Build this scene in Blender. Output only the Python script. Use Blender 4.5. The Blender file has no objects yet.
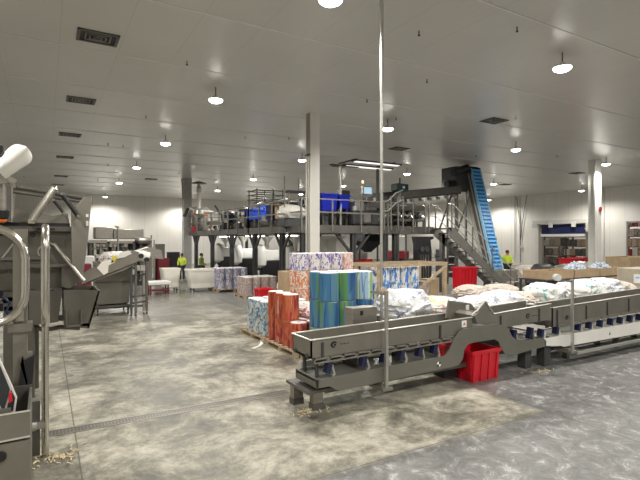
LAMP_W = 560
EXPOSURE = 0.33
DECK_W = 60
import bpy, bmesh, math, random
from mathutils import Vector, Matrix, noise
random.seed(7)
SC = bpy.context.scene
COL = SC.collection
PI = math.pi
# ------------------------------------------------------------------ camera
H = 2.4; FPX = 472.0; YAW = math.radians(30.2)
FX, FY = math.sin(YAW), math.cos(YAW)
RX, RY = math.cos(YAW), -math.sin(YAW)
cam = bpy.data.cameras.new('camera'); co = bpy.data.objects.new('camera', cam); COL.objects.link(co)
co.location = (0, 0, H); co.rotation_euler = (PI/2, 0, -YAW)
cam.sensor_width = 36; cam.lens = FPX/640*36; cam.clip_end = 200; cam.clip_start = .05
SC.camera = co
SC.view_settings.view_transform = 'Standard'; SC.view_settings.look = 'None'
SC.view_settings.gamma = 1; SC.view_settings.use_curve_mapping = False
SC.view_settings.exposure = EXPOSURE if 'EXPOSURE' in globals() else 0.0

def W(u, v, d):
    t = (u-320)/FPX; s = (240-v)/FPX
    return Vector((d*(FX+t*RX), d*(FY+t*RY), H+d*s))
def onY(u, v, Y):
    t = (u-320)/FPX; return W(u, v, Y/(FY+t*RY))
def onX(u, v, X):
    t = (u-320)/FPX; return W(u, v, X/(FX+t*RX))
def onZ(u, v, z): return W(u, v, (z-H)*FPX/(240-v))

# ------------------------------------------------------------------ materials
MATS = {}
def nodes_of(m):
    m.use_nodes = True; nt = m.node_tree; b = nt.nodes['Principled BSDF']; return nt, b
def ramp(nt, stops, interp='LINEAR'):
    r = nt.nodes.new('ShaderNodeValToRGB'); cr = r.color_ramp; cr.interpolation = interp
    while len(cr.elements) > 1: cr.elements.remove(cr.elements[-1])
    cr.elements[0].position = stops[0][0]; cr.elements[0].color = (*stops[0][1], 1)
    for p, c in stops[1:]:
        e = cr.elements.new(p); e.color = (*c, 1)
    return r
def mat(name, c, rough=.5, metal=0, vary=.12, scale=4, bump=0, stretch=(1,1,1), bscale=None):
    if name in MATS: return MATS[name]
    m = bpy.data.materials.new(name); nt, b = nodes_of(m)
    b.inputs['Roughness'].default_value = rough; b.inputs['Metallic'].default_value = metal
    tc = nt.nodes.new('ShaderNodeTexCoord'); mp = nt.nodes.new('ShaderNodeMapping'); mp.inputs['Scale'].default_value = stretch
    nt.links.new(tc.outputs['Object'], mp.inputs[0])
    n = nt.nodes.new('ShaderNodeTexNoise'); n.inputs['Scale'].default_value = scale; n.inputs['Detail'].default_value = 5
    nt.links.new(mp.outputs[0], n.inputs['Vector'])
    r = ramp(nt, [(.3, tuple(max(0, x*(1-vary)) for x in c)), (.7, tuple(min(1, x*(1+vary)) for x in c))])
    nt.links.new(n.outputs['Fac'], r.inputs[0]); nt.links.new(r.outputs[0], b.inputs['Base Color'])
    if bump:
        n2 = nt.nodes.new('ShaderNodeTexNoise'); n2.inputs['Scale'].default_value = bscale or scale*6
        nt.links.new(mp.outputs[0], n2.inputs['Vector'])
        bp = nt.nodes.new('ShaderNodeBump'); bp.inputs['Strength'].default_value = bump; bp.inputs['Distance'].default_value = .02
        nt.links.new(n2.outputs['Fac'], bp.inputs['Height']); nt.links.new(bp.outputs[0], b.inputs['Normal'])
    MATS[name] = m; return m
def emit(name, c, s):
    if name in MATS: return MATS[name]
    m = bpy.data.materials.new(name); nt, b = nodes_of(m)
    b.inputs['Base Color'].default_value = (*c, 1); b.inputs['Emission Color'].default_value = (*c, 1); b.inputs['Emission Strength'].default_value = s
    MATS[name] = m; return m
def film(name, stops, scale=3.0, band=0.5, rough=.3, stretch=(1, 1, .6)):
    """printed film: irregular blocks of colour that stay with the object"""
    if name in MATS: return MATS[name]
    m = bpy.data.materials.new(name); nt, b = nodes_of(m); b.inputs['Roughness'].default_value = rough
    tc = nt.nodes.new('ShaderNodeTexCoord'); oi = nt.nodes.new('ShaderNodeObjectInfo')
    mp = nt.nodes.new('ShaderNodeMapping'); mp.inputs['Scale'].default_value = stretch
    ad = nt.nodes.new('ShaderNodeVectorMath'); ad.operation = 'MULTIPLY_ADD'
    cx = nt.nodes.new('ShaderNodeCombineXYZ')
    for k in range(3): nt.links.new(oi.outputs['Random'], cx.inputs[k])
    nt.links.new(cx.outputs[0], ad.inputs[0]); ad.inputs[1].default_value = (17, 23, 9)
    nt.links.new(tc.outputs['Object'], mp.inputs[0]); nt.links.new(mp.outputs[0], ad.inputs[2])
    n = nt.nodes.new('ShaderNodeTexNoise'); n.inputs['Scale'].default_value = scale; n.inputs['Detail'].default_value = 3
    nt.links.new(ad.outputs[0], n.inputs['Vector'])
    v = nt.nodes.new('ShaderNodeTexVoronoi'); v.inputs['Scale'].default_value = scale*3
    nt.links.new(ad.outputs[0], v.inputs['Vector'])
    mx = nt.nodes.new('ShaderNodeMix'); mx.data_type = 'FLOAT'; mx.inputs[0].default_value = band
    nt.links.new(n.outputs['Fac'], mx.inputs[2]); sp = nt.nodes.new('ShaderNodeSeparateColor'); nt.links.new(v.outputs['Color'], sp.inputs[0])
    nt.links.new(sp.outputs[0], mx.inputs[3])
    r = ramp(nt, stops, 'CONSTANT'); nt.links.new(mx.outputs[0], r.inputs[0]); nt.links.new(r.outputs[0], b.inputs['Base Color'])
    MATS[name] = m; return m
def M(n): return MATS[n]
mat('steel', (.34,.32,.285), .42, .75, .12, 3, .05, (1,6,6))
mat('steel_satin', (.24,.225,.195), .48, .55, .1, 3, .05)
mat('steel_bright', (.62,.61,.57), .3, .85, .08, 4)
mat('tube', (.60,.58,.53), .22, .95, .06, 3)
mat('rim', (.78,.76,.70), .35, .6, .05, 5)  # paler than the trough steel: edge reflections put into the colour
mat('painted_grey', (.175,.17,.145), .45, .25, .08, 2)
mat('painted_pale', (.62,.61,.58), .5, .1, .05, 2)
mat('machine_steel', (.125,.118,.10), .45, .5, .15, 3, .05)  # darker copy of the satin steel: the machine's shade put into the colour
mat('dark_steel', (.075,.078,.08), .5, .4, .15, 3)
mat('mid_steel', (.14,.135,.122), .45, .5, .2, 3)
mat('black', (.012,.012,.014), .5, 0, .2, 6)
mat('rubber', (.025,.025,.028), .8, 0, .2, 8)
mat('navy', (.010,.014,.055), .45, 0, .2, 8)
mat('white_plastic', (.78,.77,.72), .4, 0, .04, 3)
mat('cream_plastic', (.86,.83,.75), .45, 0, .06, 3)
mat('red_plastic', (.58,.010,.022), .35, 0, .1, 4)
mat('dark_red', (.32,.015,.03), .5, 0, .15, 4)
mat('blue_belt', (.01,.17,.55), .4, 0, .08, 6)
mat('blue_cleat', (.16,.55,.90), .4, 0, .06, 6)
mat('pale_blue', (.30,.58,.80), .35, 0, .05, 6)
mat('royal_blue', (.008,.02,.42), .35, 0, .12, 5)
mat('mid_blue', (.03,.10,.62), .35, 0, .15, 5)
mat('card', (.42,.31,.19), .85, 0, .12, 5, .1)
mat('card_pale', (.46,.40,.31), .85, 0, .1, 5, .1)
mat('wood', (.44,.34,.225), .8, 0, .25, 4, .2, (1,8,8))
mat('wood_grey', (.34,.27,.19), .85, 0, .25, 4, .2, (8,1,8))
mat('paper', (.85,.84,.82), .7, 0, .04, 4)
mat('plug', (.80,.79,.77), .6, 0, .05, 4)
mat('tan', (.50,.43,.33), .8, 0, .08, 3)
mat('skin', (.50,.29,.20), .6, 0, .05, 6)
mat('hair', (.02,.015,.012), .7, 0, .2, 20)
mat('hivis', (.55,.72,.05), .7, 0, .08, 8)
mat('olive', (.20,.30,.04), .7, 0, .1, 8)
mat('trousers', (.03,.035,.05), .8, 0, .15, 8)
mat('maroon', (.16,.01,.02), .7, 0, .1, 8)
mat('orange', (.65,.16,.03), .5, 0, .1, 8)
mat('crumb', (.62,.52,.34), .8, 0, .15, 8)
mat('curtain', (.012,.02,.10), .55, 0, .12, 5)
mat('screen', (.03,.035,.04), .12, 0, .1, 3)
mat('yellow', (.75,.6,.04), .5, 0, .1, 5)
mat('teal', (.035,.065,.055), .45, .2, .1, 5)
emit('lamp_glow', (1, .96, .90), 14)
emit('deck_tube_glow', (1,.97,.92), 6)
emit('tube_glow', (1, .97, .92), .9)
emit('display_glow', (.45,.68,.85), .55)
emit('beacon_glow', (1,.75,.35), 1.5)
film('film_bluegreen', [(0,(.03,.10,.24)),(.40,(.05,.17,.33)),(.49,(.10,.22,.32)),(.55,(.10,.26,.10)),(.62,(.20,.36,.14)),(.67,(.10,.24,.36)),(.78,(.45,.52,.55))], 2.6, .22, stretch=(1.4,1.4,.12))
film('film_bluewhite', [(0,(.10,.24,.42)),(.42,(.34,.48,.60)),(.50,(.58,.64,.66)),(.57,(.20,.40,.14)),(.64,(.62,.66,.62)),(.74,(.12,.28,.50))], 2.6, .22, stretch=(1.4,1.4,.15))
film('film_red', [(0,(.30,.03,.02)),(.38,(.48,.08,.03)),(.48,(.52,.15,.06)),(.58,(.38,.03,.05)),(.66,(.60,.32,.22)),(.76,(.44,.10,.05))], 4, .3, stretch=(1.6,1.6,.25))
film('film_pattern', [(0,(.10,.24,.36)),(.32,(.60,.64,.66)),(.48,(.18,.36,.50)),(.60,(.70,.68,.62)),(.72,(.22,.24,.38)),(.84,(.50,.34,.22))], 9, .5)
film('film_orange', [(0,(.62,.16,.06)),(.36,(.74,.70,.64)),(.48,(.70,.26,.10)),(.62,(.68,.62,.55)),(.74,(.40,.08,.06))], 9, .45, stretch=(1,1,.6))
film('film_purple', [(0,(.12,.08,.38)),(.34,(.74,.72,.70)),(.52,(.22,.15,.50)),(.60,(.78,.74,.70)),(.74,(.62,.36,.26))], 8, .4, stretch=(1,1,.5))
film('film_pink', [(0,(.72,.30,.26)),(.40,(.78,.70,.66)),(.56,(.74,.42,.36)),(.70,(.78,.72,.68))], 8, .4)
film('film_blue', [(0,(.06,.20,.58)),(.36,(.76,.78,.78)),(.50,(.12,.32,.70)),(.60,(.72,.68,.58)),(.76,(.18,.16,.42))], 5, .35, stretch=(1,1,.4))
film('film_violet_grey', [(0,(.16,.15,.30)),(.38,(.52,.50,.52)),(.54,(.24,.24,.40)),(.66,(.62,.60,.58))], 9, .4)
film('film_tan', [(0,(.42,.30,.20)),(.42,(.36,.30,.36)),(.56,(.55,.45,.34)),(.70,(.62,.58,.55))], 8, .3)
film('sack_blue', [(0,(.70,.71,.72)),(.60,(.22,.28,.52)),(.635,(.72,.72,.72)),(.72,(.30,.36,.58)),(.75,(.72,.72,.72))], 3.2, .3, .35, stretch=(1,1,2))
film('sack_teal', [(0,(.72,.72,.70)),(.60,(.22,.50,.48)),(.66,(.72,.72,.70))], 4, .3, .35)
film('sack_red', [(0,(.72,.71,.69)),(.61,(.60,.18,.18)),(.66,(.72,.71,.70))], 4, .3, .35)
film('sack_multi', [(0,(.72,.72,.70)),(.50,(.60,.62,.32)),(.57,(.72,.72,.70)),(.62,(.58,.32,.42)),(.67,(.72,.72,.70))], 4, .2, .35)
film('sack_cream', [(0,(.56,.50,.44)),(.50,(.48,.38,.30)),(.56,(.60,.56,.52))], 5, .2, .6)
film('scrap_film', [(0,(.72,.78,.84)),(.45,(.25,.45,.75)),(.56,(.80,.82,.84))], 12, .5)
film('clutter', [(0,(.10,.08,.07)),(.35,(.30,.25,.20)),(.5,(.16,.14,.13)),(.62,(.42,.38,.34)),(.75,(.22,.16,.10))], 6, .5, .7)

def floor_material():
    m = bpy.data.materials.new('polished_concrete'); nt, b = nodes_of(m); N = nt.nodes.new; L = nt.links.new
    tc = N('ShaderNodeTexCoord'); sx = N('ShaderNodeSeparateXYZ'); L(tc.outputs['Object'], sx.inputs[0])
    def nz(scale, detail=6, rough=.6, dist=0, vec=None):
        n = N('ShaderNodeTexNoise'); n.inputs['Scale'].default_value = scale; n.inputs['Detail'].default_value = detail
        n.inputs['Roughness'].default_value = rough; n.inputs['Distortion'].default_value = dist
        L(vec or tc.outputs['Object'], n.inputs['Vector']); return n
    def math_(op, a, b_, clamp=False):
        x = N('ShaderNodeMath'); x.operation = op; x.use_clamp = clamp
        for i, q in enumerate((a, b_)):
            if q is None: continue
            if isinstance(q, (int, float)): x.inputs[i].default_value = q
            else: L(q, x.inputs[i])
        return x.outputs[0]
    def mix(f, a, b_):
        x = N('ShaderNodeMix'); x.data_type = 'RGBA'
        if isinstance(f, (int, float)): x.inputs[0].default_value = f
        else: L(f, x.inputs[0])
        for i, q in ((6, a), (7, b_)):
            if isinstance(q, tuple): x.inputs[i].default_value = (*q, 1)
            else: L(q, x.inputs[i])
        return x.outputs[2]
    mp = N('ShaderNodeMapping'); mp.inputs['Scale'].default_value = (.8, .8, 1); L(tc.outputs['Object'], mp.inputs[0])
    big = nz(1.25, 13, .80, .3, mp.outputs[0]); fine = nz(7, 8, .7)
    tan = ramp(nt, [(.37,(.075,.070,.056)),(.43,(.14,.131,.103)),(.48,(.21,.198,.157)),(.53,(.335,.316,.252)),(.62,(.50,.475,.40))]); L(big.outputs['Fac'], tan.inputs[0])
    # darker smooth grey slab with pale swirling wear marks, nearer than the joint
    sw = nz(3.2, 10, .82, .7); gr = ramp(nt, [(.40,(.10,.10,.096)),(.52,(.165,.165,.16)),(.575,(.24,.24,.235)),(.60,(.46,.46,.45)),(.64,(.25,.25,.245))]); L(sw.outputs['Fac'], gr.inputs[0])
    # third: far slab, smooth grey
    far = nz(.35, 6, .6, .5); fr = ramp(nt, [(.35,(.17,.167,.155)),(.6,(.27,.264,.247))]); L(far.outputs['Fac'], fr.inputs[0])
    wob = math_('MULTIPLY', math_('SUBTRACT', nz(2.5).outputs['Fac'], .5), .35)
    yy = math_('ADD', sx.outputs['Y'], wob); xx = math_('ADD', sx.outputs['X'], wob)
    near = math_('MULTIPLY', math_('LESS_THAN', math_('ADD', yy, 0), 4.35), math_('GREATER_THAN', xx, 2.05))
    def sstep(v, a, b_):
        x = N('ShaderNodeMapRange'); x.interpolation_type = 'SMOOTHSTEP'; L(v, x.inputs[0])
        x.inputs[1].default_value = a; x.inputs[2].default_value = b_; return x.outputs[0]
    m1 = math_('MAXIMUM', math_('SUBTRACT', 1, sstep(yy, 4.04, 4.18)), sstep(xx, 5.92, 6.05))
    # tan left part persists close to the machine
    m1 = math_('MULTIPLY', m1, sstep(xx, 1.4, 2.4))
    c = mix(m1, tan.outputs[0], gr.outputs[0])
    m2 = sstep(math_('ADD', sx.outputs['Y'], math_('MULTIPLY', far.outputs['Fac'], 6)), 15, 24)
    c = mix(m2, c, fr.outputs[0])
    fr2 = ramp(nt, [(.3,(.78,.78,.78)),(.7,(1.14,1.14,1.14))]); L(fine.outputs['Fac'], fr2.inputs[0])
    mm = N('ShaderNodeMix'); mm.data_type = 'RGBA'; mm.blend_type = 'MULTIPLY'; mm.inputs[0].default_value = 1
    L(c, mm.inputs[6]); L(fr2.outputs[0], mm.inputs[7]); c = mm.outputs[2]
    # dark ground-in dirt below the conveyor feet
    # joints
    def line(coord, at, w): return math_('LESS_THAN', math_('ABSOLUTE', math_('SUBTRACT', coord, at), None), w)
    j = line(sx.outputs['X'], .32, .008)
    for at in (12.0, 20.0, 28.0, 36.0): j = math_('MAXIMUM', j, line(sx.outputs['Y'], at, .012))
    for at in (6.1, 12.1, 18.1): j = math_('MAXIMUM', j, line(sx.outputs['X'], at, .012))
    j = math_('MAXIMUM', j, line(sx.outputs['Y'], 4.12, .006))
    c = mix(math_('MULTIPLY', j, .75), c, (.07,.062,.05))
    # pale edge where the coating of one slab stops
    L(c, b.inputs['Base Color'])
    rr = ramp(nt, [(.35,(.42,.42,.42)),(.65,(.62,.62,.62))]); L(big.outputs['Fac'], rr.inputs[0])
    rm = mix(m2, rr.outputs[0], (.2,.2,.2)); rm = mix(m1, rm, (.42,.42,.42)); L(rm, b.inputs['Roughness'])
    bp = N('ShaderNodeBump'); bp.inputs['Strength'].default_value = .08; bp.inputs['Distance'].default_value = .01
    L(fine.outputs['Fac'], bp.inputs['Height']); L(bp.outputs[0], b.inputs['Normal'])
    return m
def panel_material(name, c, rough, axis, pitch, metal=0, line=.012, deep=.75, spec=.5, alt=.0):
    """sheet-metal sandwich panels: a fine joint every PITCH metres along AXIS"""
    m = bpy.data.materials.new(name); nt, b = nodes_of(m); N = nt.nodes.new; L = nt.links.new
    tc = N('ShaderNodeTexCoord'); sx = N('ShaderNodeSeparateXYZ'); L(tc.outputs['Object'], sx.inputs[0])
    def mt(op, a, b_):
        x = N('ShaderNodeMath'); x.operation = op
        for i, q in enumerate((a, b_)):
            if isinstance(q, (int, float)): x.inputs[i].default_value = q
            elif q is not None: L(q, x.inputs[i])
        return x.outputs[0]
    fr = mt('FRACT', mt('DIVIDE', mt('ADD', sx.outputs[axis], 500), pitch), None)
    ln = mt('LESS_THAN', fr, line/pitch)
    n = N('ShaderNodeTexNoise'); n.inputs['Scale'].default_value = .5; n.inputs['Detail'].default_value = 4; L(tc.outputs['Object'], n.inputs['Vector'])
    r = ramp(nt, [(.3, tuple(x*.95 for x in c)), (.7, tuple(min(1,x*1.03) for x in c))]); L(n.outputs['Fac'], r.inputs[0])
    x = N('ShaderNodeMix'); x.data_type = 'RGBA'; L(mt('MULTIPLY', ln, deep), x.inputs[0]); L(r.outputs[0], x.inputs[6]); x.inputs[7].default_value = (.12,.115,.10,1)
    L(x.outputs[2], b.inputs['Base Color'])
    b.inputs['Roughness'].default_value = rough; b.inputs['Metallic'].default_value = metal; b.inputs['Specular IOR Level'].default_value = spec
    # shallow ribs rolled into the sheet
    wv = mt('SINE', mt('MULTIPLY', sx.outputs[axis], 2*PI/(pitch/6)), None)
    bp = N('ShaderNodeBump'); bp.inputs['Strength'].default_value = .10; bp.inputs['Distance'].default_value = .004
    L(wv, bp.inputs['Height']); L(bp.outputs[0], b.inputs['Normal'])
    MATS[name] = m; return m

# ------------------------------------------------------------------ mesh builder
def basis(d):
    d = d.normalized(); up = Vector((0,0,1)) if abs(d.z) < .95 else Vector((1,0,0))
    a = d.cross(up).normalized(); b = a.cross(d).normalized(); return a, b
class MB:
    def __init__(s): s.bm = bmesh.new()
    def face(s, vs):
        try: return s.bm.faces.new(vs)
        except ValueError: return None
    def loft(s, loops, cap=True):
        rows = [[s.bm.verts.new(p) for p in lp] for lp in loops]; n = len(rows[0])
        for a, b in zip(rows, rows[1:]):
            for i in range(n): s.face((a[i], a[(i+1) % n], b[(i+1) % n], b[i]))
        if cap: s.face(rows[0][::-1]); s.face(rows[-1])
        return s
    def box(s, x0, y0, z0, x1, y1, z1):
        return s.loft([[(x0,y0,z0),(x1,y0,z0),(x1,y1,z0),(x0,y1,z0)], [(x0,y0,z1),(x1,y0,z1),(x1,y1,z1),(x0,y1,z1)]])
    def cbox(s, c, size, rz=0, rx=0, ry=0):
        m = Matrix.Translation(Vector(c)) @ Matrix.Rotation(rz,4,'Z') @ Matrix.Rotation(ry,4,'Y') @ Matrix.Rotation(rx,4,'X')
        h = [q/2 for q in size]
        return s.loft([[m @ Vector((a*h[0], b*h[1], k*h[2])) for a, b in ((-1,-1),(1,-1),(1,1),(-1,1))] for k in (-1,1)])
    def bar(s, p, q, w, h=None):
        p, q = Vector(p), Vector(q); a, b = basis(q-p); h = h or w
        return s.loft([[e + a*w/2*i + b*h/2*j for i, j in ((-1,-1),(1,-1),(1,1),(-1,1))] for e in (p, q)])
    def rod(s, p, q, r, r2=None, n=10):
        p, q = Vector(p), Vector(q); a, b = basis(q-p); r2 = r if r2 is None else r2
        return s.loft([[e + (a*math.cos(2*PI*i/n) + b*math.sin(2*PI*i/n))*rr for i in range(n)] for e, rr in ((p, r), (q, r2))])
    def tube(s, pts, r, n=10, closed=False):
        pts = [Vector(p) for p in pts]; loops = []; a = None; N = len(pts)
        for i, p in enumerate(pts):
            if closed: d = pts[(i+1) % N]-pts[i-1]
            else: d = pts[min(i+1, N-1)]-pts[max(i-1, 0)]
            d.normalize()
            if a is None: a, _ = basis(d)
            a = (a - d*a.dot(d)).normalized(); b = d.cross(a)
            loops.append([p + (a*math.cos(2*PI*k/n) + b*math.sin(2*PI*k/n))*r for k in range(n)])
        if closed: loops.append(loops[0])
        return s.loft(loops, cap=not closed)
    def lathe(s, c, prof, n=20, cap=True):
        c = Vector(c)
        return s.loft([[c + Vector((r*math.cos(2*PI*i/n), r*math.sin(2*PI*i/n), z)) for i in range(n)] for r, z in prof], cap)
    def prismY(s, pts, y0, y1):      # pts: (x, z)
        return s.loft([[(x, y, z) for x, z in pts] for y in (y0, y1)])
    def prismX(s, pts, x0, x1):      # pts: (y, z)
        return s.loft([[(x, y, z) for y, z in pts] for x in (x0, x1)])
    def build(s, name, m, parent=None, bevel=0, smooth=None, origin=None, weld=False):
        bmesh.ops.remove_doubles(s.bm, verts=s.bm.verts, dist=1e-5) if weld else None
        bmesh.ops.recalc_face_normals(s.bm, faces=s.bm.faces)
        off = Vector((0,0,0)); p = parent
        while p is not None: off += p.location; p = p.parent
        o_loc = Vector((0,0,0))
        if parent is None and origin is not False:
            if origin is None:
                vs = [v.co for v in s.bm.verts]
                xs = [v.x for v in vs]; ys = [v.y for v in vs]; zs = [v.z for v in vs]
                origin = ((min(xs)+max(xs))/2, (min(ys)+max(ys))/2, min(zs))
            o_loc = Vector(origin)
        for v in s.bm.verts: v.co -= off + o_loc
        me = bpy.data.meshes.new(name); s.bm.to_mesh(me); s.bm.free()
        me.materials.append(MATS[m] if isinstance(m, str) else m)
        o = bpy.data.objects.new(name, me); COL.objects.link(o); o.parent = parent; o.location = o_loc
        if bevel:
            md = o.modifiers.new('bevel', 'BEVEL'); md.width = bevel; md.segments = 2; md.limit_method = 'ANGLE'
        if smooth is None: smooth = True
        if smooth:
            try: me.shade_smooth_by_angle(math.radians(35)) if hasattr(me, 'shade_smooth_by_angle') else None
            except Exception: pass
            if not hasattr(me, 'shade_smooth_by_angle'):
                for pl in me.polygons: pl.use_smooth = True
                me.set_sharp_from_angle(angle=math.radians(35))
        return o
LABELS = {}
def tag(o, label, cat, group=None, kind=None):
    if label:
        o['label'] = label; w = len(label.replace('-', ' ').split())
        if not 4 <= w <= 16: print('LABELLEN', w, label)
        if label in LABELS and LABELS[label] != (group or o.name): print('LABELDUP', label)
        LABELS[label] = group or o.name
    if cat: o['category'] = cat
    if group: o['group'] = group
    if kind: o['kind'] = kind
    return o
def thing(name, loc, label, cat, group=None, kind=None):
    o = bpy.data.objects.new(name, None); COL.objects.link(o); o.location = loc; o.empty_display_size = .1
    return tag(o, label, cat, group, kind)
def struct(o): o['kind'] = 'structure'; return o
CH = {}
def copy_tree(o, parent=None):
    c = o.copy(); COL.objects.link(c); c.parent = parent
    for ch in [x for x in KIDS(o)]: copy_tree(ch, c)
    return c
def KIDS(o): return list(o.children)
def dup(o, loc, rz=None, label=None, group=None, scale=None):
    c = copy_tree(o); c.location = loc
    if rz is not None: c.rotation_euler = (0,0,rz)
    if scale: c.scale = (scale,)*3
    if label is not None: tag(c, label, c['category'], group or c.get('group'))
    return c
ORD = ['first','second','third','fourth','fifth','sixth','seventh','eighth','ninth','tenth']
# ================================================================== SETTING
CEIL = 6.6
XL, XR, YB, YF = -9.0, 39.0, -9.0, 48.0
MATS['floor'] = floor_material()
panel_material('ceiling_panel', (.64,.63,.595), .30, 'X', 1.15, .0, .02, .14, .75)
panel_material('wall_panel_y', (.80,.78,.73), .45, 'Y', 1.15, 0, .02, .35)
panel_material('wall_panel_x', (.80,.78,.73), .45, 'X', 1.15, 0, .02, .35)
b = MB(); b.box(XL-.3, YB-.3, -.2, XR+6.5, YF+.3, 0); struct(b.build('floor', 'floor', origin=False))
b = MB(); b.box(XL-.3, YB-.3, CEIL, XR+6.5, YF+.3, CEIL+.2); struct(b.build('ceiling', 'ceiling_panel', origin=False))
b = MB(); b.box(XL-.3, YB, 0, XL, YF, CEIL); struct(b.build('wall_left', 'wall_panel_y', origin=False))
b = MB(); b.box(XL-.3, YB-.3, 0, XR+6.5, YB, CEIL); struct(b.build('wall_back', 'wall_panel_x', origin=False))
b = MB(); b.box(XL-.3, YF, 0, XR+6.5, YF+.3, CEIL); struct(b.build('wall_far', 'wall_panel_x', origin=False))
# right wall with two openings
D1 = (22.4, 27.1, 3.85); D2 = (15.4, 19.7, 3.85)
b = MB()
for y0, y1, z0 in ((YB, D2[0], 0), (D2[0], D2[1], D2[2]), (D2[1], D1[0], 0), (D1[0], D1[1], D1[2]), (D1[1], YF, 0)):
    b.box(XR, y0, z0, XR+.2, y1, CEIL)
struct(b.build('wall_right', 'wall_panel_y', origin=False))
b = MB(); b.box(XR+6, YB, 0, XR+6.2, YF, CEIL); struct(b.build('wall_storage', 'wall_panel_y', origin=False))
# hanging-rail seams of the ceiling, running across
k = 0
for i in range(-4, 15):
    y = 5.73 + 2.9*i; k += 1
    b = MB(); b.box(XL, y-.016, CEIL-.014, XR, y+.016, CEIL+.01); struct(b.build('trim_%d' % k, 'ceiling_seam' if 'ceiling_seam' in MATS else mat('ceiling_seam', (.80,.79,.76), .4, 0, .04), origin=False))
# wall corner seams and pipe on the right wall
for y in (21.4, 29.2, 36.0, 12.0):
    k += 1; b = MB(); b.box(XR-.05, y-.05, 0, XR+.01, y+.05, CEIL); struct(b.build('trim_%d' % k, 'painted_pale', origin=False))
# floor drain channel
root = thing('floor_drain', (1.5, 6.72, 0), 'long narrow stainless drain channel set in the concrete floor', 'drain')
b = MB(); b.box(-.9, 6.62, -.02, 3.3, 6.645, .006); b.box(-.9, 6.80, -.02, 3.3, 6.825, .006); b.build('frame', 'steel', root)
b = MB(); b.box(-.9, 6.645, -.02, 3.3, 6.80, .002); b.build('channel', 'mid_steel', root)
b = MB()
for i in range(105): x = -.86 + i*.04; b.box(x, 6.655, 0, x+.018, 6.79, .005)
b.build('grating', 'steel_satin', root, smooth=False)

# ------------------------------------------------------------------ columns
def column(x, y, w, name, label, stuff=None):
    root = thing('column', (x, y, 0), label, 'column')
    b = MB(); b.box(x-w/2, y-w/2, 0, x+w/2, y+w/2, CEIL); b.build('casing', 'column_white', root)
    b = MB(); b.box(x-w/2-.06, y-w/2-.06, 0, x+w/2+.06, y+w/2+.06, .35); b.build('plinth', 'painted_pale', root)
    return root
mat('column_white', (.76,.75,.70), .45, 0, .03, 2)
mat('column_grey', (.40,.39,.37), .5, .1, .12, 4)
c = column(7.72, 13.75, .34, 'column', 'pale square column behind the tall stack of orange film rolls')
for i, dx in enumerate((.0,.09)):
    b = MB(); b.rod((7.525, 13.66+dx*1.4, .2), (7.525, 13.66+dx*1.4, CEIL), .02); b.build('conduit', 'steel', c)
b = MB(); b.box(7.48, 13.6, 5.2, 7.56, 13.85, 5.24); b.build('conduit_clamp', 'dark_steel', c)
c = column(8.35, 32.4, .52, 'column', 'grey clad column beside the far end of the mezzanine')
c.children[0].data.materials[0] = MATS['column_grey']
b = MB(); b.rod((8.0, 32.1, 5.1), (7.95, 32.1, 6.3), .04); b.tube([(7.95,32.1,6.3),(7.9,32.1,6.45),(8.05,32.1,6.55)], .04); b.build('conduit', 'steel', c)
c = column(25.0, 14.2, .44, 'column', 'white square column in front of the roll-up doorway')
b = MB(); b.box(24.72, 14.02, 0, 24.80, 14.10, CEIL); b.build('corner_post', 'painted_pale', c)
b = MB(); b.rod((25.08, 13.97, 4.02), (25.08, 13.93, 4.02), .12, n=16); b.build('warning_disc', 'dark_red', c)

# ------------------------------------------------------------------ lamps
lamp_px = [  # world positions of the hanging lamps
 (3.95,6.45,'nearest lamp of the row over the left aisle'), (10.0,6.4,'nearest lamp over the shaker conveyors'),
 (4.05,12.66,'second lamp of the row over the left aisle'), (10.25,12.95,'lamp in front of the mezzanine beside the tall pale column'),
 (4.15,19.4,'third lamp of the row over the left aisle'), (4.2,26.6,'fourth lamp of the row over the left aisle'),
 (4.3,34.3,'fifth lamp of the row over the left aisle'), (4.6,45.8,'last lamp of the left aisle row near the far wall'),
 (17.35,13.2,'lamp over the floor beyond the blue incline belt'), (24.6,13.4,'lamp beside the white column'),
 (10.7,20.1,'lamp just behind the tall pale column'), (11.4,28.0,'lamp over the far stretch of the mezzanine'),
 (11.6,35.8,'lamp beyond the far end of the mezzanine'), (18.2,21.2,'lamp above the monitor box on the mezzanine'),
 (26.6,22.0,'lamp beyond the top of the blue incline belt'), (36.2,21.6,'lamp hanging before the roll-up doorway'),
 (36.8,31.0,'lamp nearest the right wall beyond the blue belt'),
 (-2.3,6.4,'lamp over the grey infeed machine'), (-2.3,0,'lamp behind the viewer over the left machines'), (3.95,0,'lamp above the viewer'),
 (10,0,'lamp over the open floor right of the viewer'), (16.3,6.4,'lamp over the far end of the shaker conveyors'), (22.6,6.4,'lamp over the gaylord boxes'),
 (-2.3,19.4,'lamp over the left side beyond the infeed machine'), (-2.3,34,'lamp over the far left corner'), (16.3,0,'far lamp over the open floor behind'),
 (3.95,-6,'lamp by the back wall'), (30,6.4,'lamp over the right side near the wall'), (18.5,35,'lamp over the far middle floor'), (27,35,'lamp over the far right floor'), (18.3,28.2,'lamp behind the mezzanine'), (36.8,40,'lamp in the far right corner'), (11.9,46.0,'lamp by the far wall'), (20,46,'lamp by the far wall middle'),
]
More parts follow.
